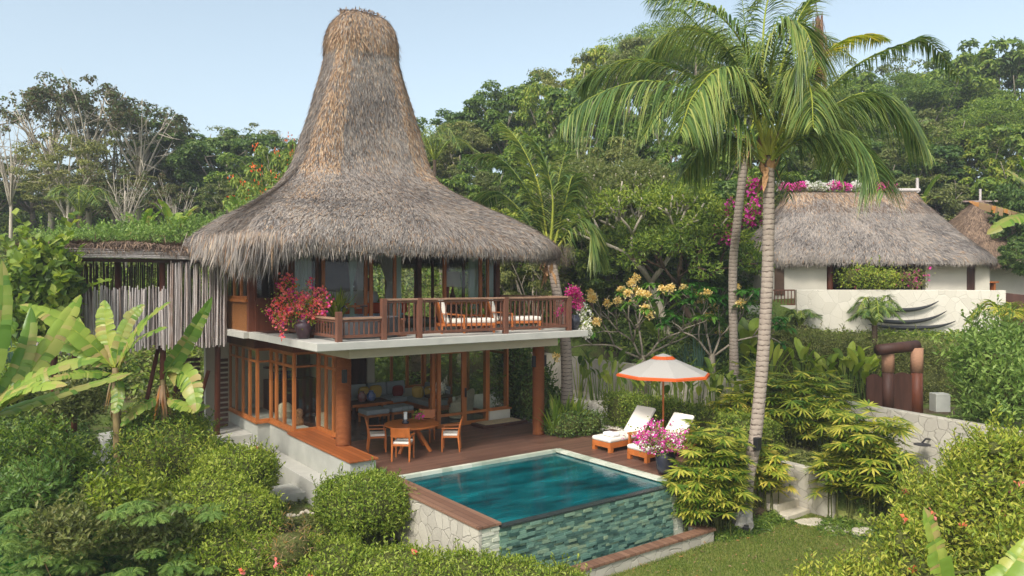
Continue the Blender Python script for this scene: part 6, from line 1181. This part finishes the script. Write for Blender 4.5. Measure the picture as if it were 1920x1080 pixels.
# ---- coconut palms
def catmull(P, n):
    P = np.array(P, float); P = np.concatenate([[2 * P[0] - P[1]], P, [2 * P[-1] - P[-2]]]); out = []
    m = len(P) - 3
    for u in np.linspace(0, m - 1e-6, n):
        i = int(u); t = u - i; a, b, c, d = P[i:i + 4]; out.append(.5 * ((2 * b) + (-a + c) * t + (2 * a - 5 * b + 4 * c - d) * t * t + (-a + 3 * b - 3 * c + d) * t ** 3))
    return np.array(out)
def frond(P, parent, mat=LPALM, LL=.95, n=95, hang=.8, name='frond', w=.05, side_up=.25, segs=4, rib=None):
    C = catmull(P, 60); T = nrm(np.gradient(C, axis=0)); m = MB(); m.tube(C, np.linspace(.045, .008, 60), 6, 1)
    u = np.linspace(.14, 1.0, n); k = np.clip((u * 59).astype(int), 0, 59); c = C[k]; t = T[k]; S_ = np.cross(t, UPZ); S_ = np.where(np.linalg.norm(S_, axis=1, keepdims=True) < .15, np.array([RX, RY, 0]), S_); S_ = nrm(S_)
    Lp = LL * (np.sin(np.clip(u * 1.02, 0, 1) ** .8 * math.pi * .86 + .28)) ** .6 * 1.0; Lp = np.clip(Lp, .25, 2) * (1 - .45 * np.clip((u - .8) / .2, 0, 1))
    for sd in (-1, 1):
        D = nrm(sd * S_ * .8 + t * (.55 + .3 * u[:, None]) + UPZ * side_up + rng.normal(0, .08, (n, 3))); m.blades(c + rng.normal(0, .004, (n, 3)), D, UPZ + sd * S_ * -.3 + rng.normal(0, .25, (n, 3)), Lp * rng.uniform(.82, 1.08, n), w, hang * rng.uniform(.7, 1.3, n), segs, 0, lambda q: np.minimum(1, 4 * q + .45) * (1 - q ** 2.2) + .03)
    return m.build(name, [mat, rib or LY], parent)
def palm(lab, trunkpts, rad, fronds, ringed=True, dead=None, LL=.95, n=95, crown_z=None):
    C = catmull(trunkpts, 90); t = thing('coconut_palm', lab, 'palm tree', C[0]); m = MB(); s_ = np.linspace(0, 1, 90); L = np.linalg.norm(np.diff(C, axis=0), axis=1).sum()
    C = catmull(trunkpts, 320); s_ = np.linspace(0, 1, 320); r = np.interp(s_, [0, .05, .12, .8, .93, 1], [rad * 1.5, rad * 1.15, rad, rad * .85, rad * .9, rad * .6]); r = r * (1 + .02 * np.sin(s_ * 37) * np.sin(s_ * 11)); m.tube(C, r, 14); m.build('trunk', PALMB, t, smooth=True)
    top = C[-1]; b = MB()
    nn = 46; a = rng.uniform(0, 6.28, nn); zz = rng.uniform(-.9, -.05, nn); b.blades(top + np.column_stack([np.cos(a) * rad * .85, np.sin(a) * rad * .85, zz]), np.column_stack([np.cos(a) * .45, np.sin(a) * .45, np.where(rng.random(nn) < .7, 1, -1)]), np.column_stack([np.cos(a), np.sin(a), np.zeros(nn)]), rng.uniform(.25, .6, nn), .16, .1, 3); b.build('leaf_bases', plain('palm_fibre', srgb(168, 130, 92), .9, .4, 14, .5, .1), t)
    for f in fronds: frond(f['p'], t, f.get('m', LPALM), f.get('L', LL), f.get('n', n), f.get('h', .8), w=f.get('w', .042), side_up=f.get('u', .2))
    return t
PB = Mat('coconut_bark'); wv = PB.node('ShaderNodeTexWave', wave_type='BANDS', bands_direction='Z'); wv.inputs['Scale'].default_value = 2.4; wv.inputs['Distortion'].default_value = 2.5; wv.inputs['Detail'].default_value = 4; wv.inputs['Detail Scale'].default_value = 3
PB.l.new(PB.coord(), wv.inputs[0]); PB.col(PB.mix(PB.ramp(PB.noise(10, 6), [(.4, (0, 0, 0)), (.65, (1, 1, 1))]), PB.ramp(wv.outputs['Fac'], [(.03, srgb(80, 68, 60)[:3]), (.2, srgb(160, 147, 133)[:3])]), srgb(146, 133, 120)[:3])); PB.rough(.9, .1); PB.bump(wv.outputs['Fac'], .35, .012); PALMB = PB.m
D0 = 18.5
def fp(pts, d0=D0 - .2, dd=0, **k): k['p'] = [W(x, y, d0 + dd * q ** 1.2) for q, (x, y) in zip(np.linspace(0, 1, len(pts)), pts)]; return k
b0 = V(1394, 18.3); b0[2] = Hh(b0) - .2
hero = palm('tall leaning coconut palm with huge green fronds on the right of the pool', [b0, W(1402, 900, D0), W(1416, 820, D0), W(1428, 700, D0), W(1437, 560, D0), W(1441, 430, D0), W(1441, 330, D0), W(1440, 265, D0)], .165, [
    fp([(1436, 300), (1385, 235), (1310, 175), (1210, 152), (1110, 182), (1052, 232)], dd=-1.2, h=1.1, u=.05, L=1.6),
    fp([(1436, 290), (1370, 210), (1290, 140), (1200, 115), (1125, 132), (1080, 165)], dd=1.2, h=.85),
    fp([(1442, 290), (1440, 180), (1452, 90), (1480, 42), (1512, 60), (1532, 120)], dd=-1.6, h=1.0, u=.0, L=1.6),
    fp([(1438, 285), (1420, 150), (1370, 50), (1300, 5), (1215, 0)], dd=-.8, h=.9), fp([(1438, 285), (1400, 160), (1340, 70), (1260, 60), (1190, 130)], dd=1.5, h=.9),
    fp([(1446, 290), (1530, 190), (1610, 120), (1690, 84), (1740, 78), (1800, 150)], dd=.6, h=.75, L=.8), fp([(1446, 295), (1530, 220), (1620, 175), (1690, 200), (1745, 290)], dd=-.6, h=1.0, u=.05),
    fp([(1446, 300), (1510, 255), (1580, 250), (1630, 290), (1655, 362)], dd=-1.6, h=.9), fp([(1444, 290), (1500, 170), (1560, 90), (1620, 68), (1665, 75)], dd=1.5, h=.7, L=.8, m=LRH),
    fp([(1442, 285), (1462, 140), (1500, 30), (1545, -30)], dd=.8, h=.7), fp([(1440, 285), (1430, 120), (1440, 0), (1480, -60)], dd=1.6, h=.7), fp([(1446, 300), (1500, 220), (1560, 230), (1590, 320)], dd=2, h=.9),
    fp([(1434, 305), (1380, 260), (1330, 262), (1280, 330)], dd=1.8, h=.9), fp([(1444, 290), (1470, 190), (1500, 130), (1520, 170), (1525, 240)], dd=-2.2, h=1.0, L=1.0), fp([(1438, 290), (1400, 180), (1350, 130), (1300, 180), (1275, 250)], dd=-2, h=1.0),
    fp([(1434, 300), (1405, 262), (1392, 268), (1388, 300)], dd=-.4, h=.5, L=.35, n=40, m=LRH, w=.03), fp([(1446, 300), (1475, 250), (1500, 215)], dd=-.8, h=.6, L=.5, n=40, m=LRH)], LL=1.3, n=150)
n = 300; m_ = MB(); p = np.column_stack([W(1535, 30, 18.9)[0] + rng.normal(0, .06, n), W(1535, 30, 18.9)[1] + rng.normal(0, .06, n), rng.uniform(W(1535, 120, 18.9)[2], W(1535, 22, 18.9)[2], n)])
m_.blades(p, np.column_stack([rng.normal(0, .12, (n, 2)), -np.ones(n)]), rng.normal(0, 1, (n, 3)), rng.uniform(.4, 1.0, n), .03, .0, 3); m_.tube([W(1500, 60, 18.9), W(1530, 5, 18.9), W(1535, 60, 18.9), W(1533, 180, 18.9)], .02, 5); m_.build('dead_frond', plain('dead_frond', srgb(160, 126, 104), .9, .3, 10, .3, .1), hero)
m_ = MB(); m_.tube([W(1405, 830, 18.4) + np.array([0, 0, .01]), W(1412, 836, 18.25), W(1424, 830, 18.4)], .02, 6); m_.box(W(1420, 832, 18.22), (.14, .14, .3)); tag(m_.build('trunk_lamp', BLACK, bevel=.01), 'small black lamp strapped low on the leaning palm trunk', 'garden light')
b1 = V(1378, 27.5); b1[2] = Hh(b1) - .1
palm('second coconut palm with leaning trunk behind the tall one', [b1, W(1374, 520, 27), W(1382, 420, 26), W(1392, 330, 25.4), W(1396, 260, 25.2)], .16, [fp(p_, 25.2, dd_, h=.8) for p_, dd_ in (([(1396, 270), (1350, 130), (1290, 30), (1220, 20)], 1), ([(1396, 270), (1320, 190), (1250, 190), (1200, 270)], -1), ([(1398, 270), (1450, 140), (1530, 70), (1600, 110)], 1), ([(1398, 270), (1470, 220), (1540, 260), (1580, 340)], -1), ([(1396, 270), (1400, 100), (1390, -20)], 1), ([(1396, 270), (1350, 220), (1320, 280), (1300, 360)], 1), ([(1398, 270), (1430, 230), (1470, 290), (1480, 370)], 2), ([(1394, 270), (1330, 120), (1270, 90), (1210, 120)], 2))], LL=1.1, n=80)
b2 = V(1064, 25.2); b2[2] = -.15
palm('shorter coconut palm whose crown rises behind the right end of the big roof', [b2, W(1060, 640, 25.2), W(1046, 560, 25.5), W(1036, 500, 25.6), W(1030, 470, 25.6)], .19, [fp(p_, 25.8, dd_, h=h_, L=1.25, w=.065) for p_, dd_, h_ in (([(1030, 480), (1000, 380), (940, 300), (870, 290)], 1.5, .8), ([(1030, 480), (1010, 350), (975, 270), (938, 228)], 2, .5), ([(1030, 480), (1036, 370), (1015, 290), (985, 250)], .5, .5), ([(1034, 480), (1060, 380), (1075, 330), (1090, 380)], 1, .8), ([(1034, 480), (1080, 420), (1110, 430), (1125, 500)], -.5, .8), ([(1028, 480), (970, 420), (920, 400), (880, 440)], 2, .8), ([(1032, 480), (1045, 350), (1065, 270)], 2.5, .6), ([(1026, 480), (980, 400), (930, 360), (890, 380)], 3, .8))], LL=1.15, n=120)
for k, (px, py, d) in enumerate(((150, 395, 37), (815, 290, 42), (1110, 470, 33), (1640, 600, 27), (1500, 600, 31.2), (1640, 585, 30.6), (1895, 610, 23.5))):
    q = W(px, py + 10, d); g_ = Hh(q); t = thing('small_palm', ['small dull palm among the pale trunks at the left', 'palm crown behind the right shoulder of the thatched tower', 'young palm in the shade left of the frangipani', 'feathery palm growing behind the tall hedge', 'arching palm below the small railing of the terrace wall', 'arching palm in front of the buffalo horns', 'yellowish feather palm at the right picture edge'][k], 'palm', (q[0], q[1], g_)); m_ = MB(); m_.tube([(q[0], q[1], g_ - .1), q], .1, 8); m_.build('trunk', BARKD, t)
    sc_ = [1.8, 2.4, 1.3, .9, .9, 1.1, 1.3][k]
    for f in range(9): a = f * .7 + U(0, .4); r = sc_ * U(.8, 1.1); frond([q, q + np.array([math.cos(a) * r * .45, math.sin(a) * r * .45, sc_ * U(.5, .8)]), q + np.array([math.cos(a) * r, math.sin(a) * r, sc_ * U(.1, .5)])], t, LRH if k == 6 else LPALM, .45 * sc_, 34, .5, segs=3, w=.04)

# ---- frangipani
def forks(m, p, d, L, r, depth, tips, sp=.62):
    e = p + d * L; mid = (p + e) / 2 + rng.normal(0, .04, 3) * L; m.tube([p, mid, e], [r, r * .92, r * .8], 7)
    if depth == 0: tips.append((e, d)); return
    k = 2 if rng.random() < .55 else 3; a0 = U(0, 6.28); ref = nrm(np.cross(d, [0.3, .2, 1])); b = np.cross(d, ref)
    for q in range(k):
        a = a0 + q * 2 * math.pi / k; nd = nrm(d + sp * (math.cos(a) * ref + math.sin(a) * b) * U(.8, 1.2) + [0, 0, .22]); forks(m, e, nd, L * U(.72, .92), r * .74, depth - 1, tips, sp)
def frangipani(lab, px, d, zb, arms, leafp, flowp, h0=1.35, sc=1.0):
    fr = thing('frangipani_tree', lab, 'tree', tuple(V(px, d, zb))); m_ = MB(); tips = []; s0 = V(px, d, zb - .2)
    m_.tube([s0, s0 + [0, 0, h0 + .15]], [.17, .12], 8, cap=False)
    for dx, dz, L in arms: forks(m_, s0 + [0, 0, h0], nrm(np.array([RX, RY, 0]) * dx + np.array([FX, FY, 0]) * U(-.9, .4) + UPZ * dz), L * sc, .046, 3, tips, .68)
    m_.build('trunk', BARKG, fr, smooth=True); fl = MB(); lv = MB()
    for (e, d_) in tips:
        right = np.dot(e[:2] - s0[:2], [RX, RY]) > .9
        if rng.random() < leafp or right:
            n = 15; a = rng.uniform(0, 6.28, n); lv.blades(np.repeat(e[None], n, 0), np.column_stack([np.cos(a), np.sin(a), rng.uniform(-.2, .7, n)]), np.tile(UPZ, (n, 1)) + .01, rng.uniform(.3, .5, n), .13, .45, 4, 0, lambda q: np.sin(np.clip(q * .95 + .05, 0, 1) * math.pi) ** .8 + .02, .1)
        if rng.random() < flowp:
            c = e + d_ * .1; n = 100; v = nrm(rng.normal(0, 1, (n, 3)) + [0, 0, .5]); fl.leaves(c + v * rng.uniform(.03, .17, (n, 1)), nrm(v + rng.normal(0, .6, (n, 3))), nrm(rng.normal(0, 1, (n, 3))), .09, .07)
    lv.build('leaves', LFRG, fr); fl.build('flower_clusters', FYE, fr)['kind'] = 'stuff'
frangipani('pale grey forked frangipani with yellow flower clusters and few leaves', 1205, 28.8, .6, ((-1.5, .7, 1.2), (-.75, 1.2, .95), (-.1, 1.4, 1.1), (.7, 1.0, 1.05), (1.3, .7, 1.2)), .3, .4)
frangipani('leafy frangipani with big drooping green leaves beside the second palm trunk', 1335, 27.8, .6, ((-.9, 1.1, 1.0), (-.2, 1.3, 1.1), (.5, 1.2, 1.0), (1.0, .9, 1.1)), .95, .14, 1.5, .85)
def forktree(lab, px, d, h, n, L, r, mat, cr, crn, leaf, name='gnarled_tree', lean=0, z=None, Ls=.2):
    s0 = V(px, d); s0[2] = Hh(s0) - .2 if z is None else z; t = thing(name, lab, 'tree', s0); m = MB(); tips = []; top = s0 + UPZ * h + np.array([RX, RY, 0]) * lean; m.tube([s0, (s0 + top) / 2 + rng.normal(0, .1, 3), top], [r * 1.5, r * 1.15, r], 10)
    for k in range(n): a = k * 6.28 / n + U(0, 1); forks(m, top, nrm(np.array([math.cos(a) * .7, math.sin(a) * .7, U(.6, 1.1)])), L, r * .7, 3, tips, .6)
    m.build('trunk', mat, t, smooth=True); c = MB()
    for (e, d_) in tips: cloud(c, e, (cr, cr, cr * .6), crn, Ls, Ls * .4, shell=.2)
    c.build('crown', leaf, t)
forktree('gnarled pale-branched tree rising behind the frangipani', 1265, 31.5, 3.2, 4, 1.5, .15, BARKW, .7, 150, LG, lean=-1.0); forktree('leaning rough-barked tree above the right side of the parasol', 1352, 31.5, 3.8, 4, 1.3, .13, BARKD, .7, 170, LG, lean=-1.6, z=0)
forktree('grey tree with fine twigs between the roof end and the frangipani', 1160, 34, 3.5, 4, 1.5, .14, BARKW, .7, 130, LO, lean=-.6)
# big soft leaves and fern-like weeds lower left
undergrowth('broad_leaved_weeds', 'broad round green leaves of weeds in the shady lower left hollow', 5200, sector(-30, 320, 14, 20), .26, .22, LFRG, .6, .45, lambda X, Y: X < 5.5, 'weeds', nc=44)
k = 0
for i_ in range(150):
    px = U(-20, 400); d = U(13.2, 17); q = V(px, d); z = max(Hh(q), CZ - (U(930, 1100) - HZ) / FOC * d - .3); n = 12
    if i_ == 0: FT = thing('fern', '', 'fern', (0, 0, 0)); m_ = MB(); 
    if i_ == 0:
        for f in range(11): a = f * .6; frondp = [np.zeros(3), np.array([math.cos(a) * .35, math.sin(a) * .35, .38]), np.array([math.cos(a) * .8, math.sin(a) * .8, .25])]; frond(frondp, FT, LFERN, .22, 30, .25, 'frond', .035, .1, 2, LFERN)
        us = []
    place(FT, us, (q[0], q[1], z), rz=U(0, 6), sc=U(.22, .45), label='light green feathery fern in the bottom left thicket', group='ferns in the bottom left thicket')

n = 420; x = rng.uniform(9, 18.3, n); y = rng.uniform(8, 11.1, n); m_ = MB(); m_.leaves(np.column_stack([x, y, height(x, y) + .05]), np.column_stack([rng.normal(0, 1, (n, 2)), rng.normal(0, .2, n)]), np.column_stack([rng.normal(0, .3, (n, 2)), np.ones(n)]), rng.uniform(.05, .11, n), .04)
o = m_.build('fallen_leaves', LDRY, base=(0, 0, 0)); o['label'] = 'dry leaves scattered on the lawn'; o['category'] = 'fallen leaves'; o['kind'] = 'stuff'
undergrowth('ground_cover', 'low weeds creeping over the right border of the lawn', 9000, lambda n: np.column_stack([17.6 + rng.normal(0, .35, n), rng.uniform(6, 10.2, n)]), .1, .04, LG, .25, .3, cat='ground cover')
undergrowth('ground_cover', 'low weeds along the lady palm edge of the lawn', 5000, lambda n: np.column_stack([rng.uniform(14.2, 16.6, n), 11.15 + rng.normal(0, .12, n)]), .09, .035, LG, .18, .2, cat='ground cover')
HM = bpy.data.materials.new('haze'); HM.use_nodes = True; hn = HM.node_tree.nodes; hn.clear(); ho = hn.new('ShaderNodeOutputMaterial'); hv = hn.new('ShaderNodeVolumePrincipled'); hv.inputs['Color'].default_value = (.9, .95, 1, 1); hv.inputs['Density'].default_value = .0013; hv.inputs['Anisotropy'].default_value = .3
HM.node_tree.links.new(hv.outputs[0], ho.inputs['Volume']); m_ = MB(); m_.bx(-2500, 4000, -2500, 4500, -6, 30); o = m_.build('haze', HM, base=(0, 0, 0)); o['kind'] = 'stuff'; o['label'] = 'thin pale haze in the air over the hillside'; o['category'] = 'haze'

k = 0
for (px, py, d, w_, h_, mt, lab) in ((60, 830, 16.5, 60, 40, LG, 'leafy low shrub in the hollow below the far-left banana leaves'), (150, 880, 16, 50, 38, LG, 'mid green loose shrub at the foot of the left banana trunk'), (40, 930, 15, 70, 40, LFERN, 'pale feathery shrub at the lower left edge'), (250, 950, 15.2, 55, 42, LH, 'loose bright shrub left of the clipped hedge mound'),
        (120, 760, 19, 60, 34, LO, 'olive shrub below the stilts of the pavilion'), (20, 740, 19, 40, 45, LG, 'green shrub under the left end of the pavilion'), (200, 730, 20.5, 35, 26, LD, 'small dark shrub between the stilts'), (130, 1000, 14, 60, 35, LO, 'olive weedy shrub near the bottom left corner'), (300, 1010, 14.2, 55, 40, LO, 'dry olive shrub left of the red-flowered hedge')):
    lbs = [lb(px + U(-.5, .5) * w_ * 1.6, py + U(-.5, .5) * h_, d + U(-.6, .6), w_ * U(.4, .7), h_ * U(.5, .8)) for _ in range(6)]
    bush('wild_shrub', lab, 'bush', lbs, 300, .13, .055, mt, .3, e=1, shoots=60, cs=.55)
for k in range(16):
    q = V(U(0, 330), U(14, 18)); q[2] = Hh(q) - .1; e = q + [U(-.5, .5), U(-.5, .5), U(.9, 1.7)]; m_ = MB(); m_.tube([q, (q + e) / 2 + rng.normal(0, .08, 3), e], [.012, .01, .004], 4); tag(m_.build('dead_stem', LDRY), 'thin dry stem poking out of the lower left thicket', 'stem', 'dry stems in the lower left thicket')
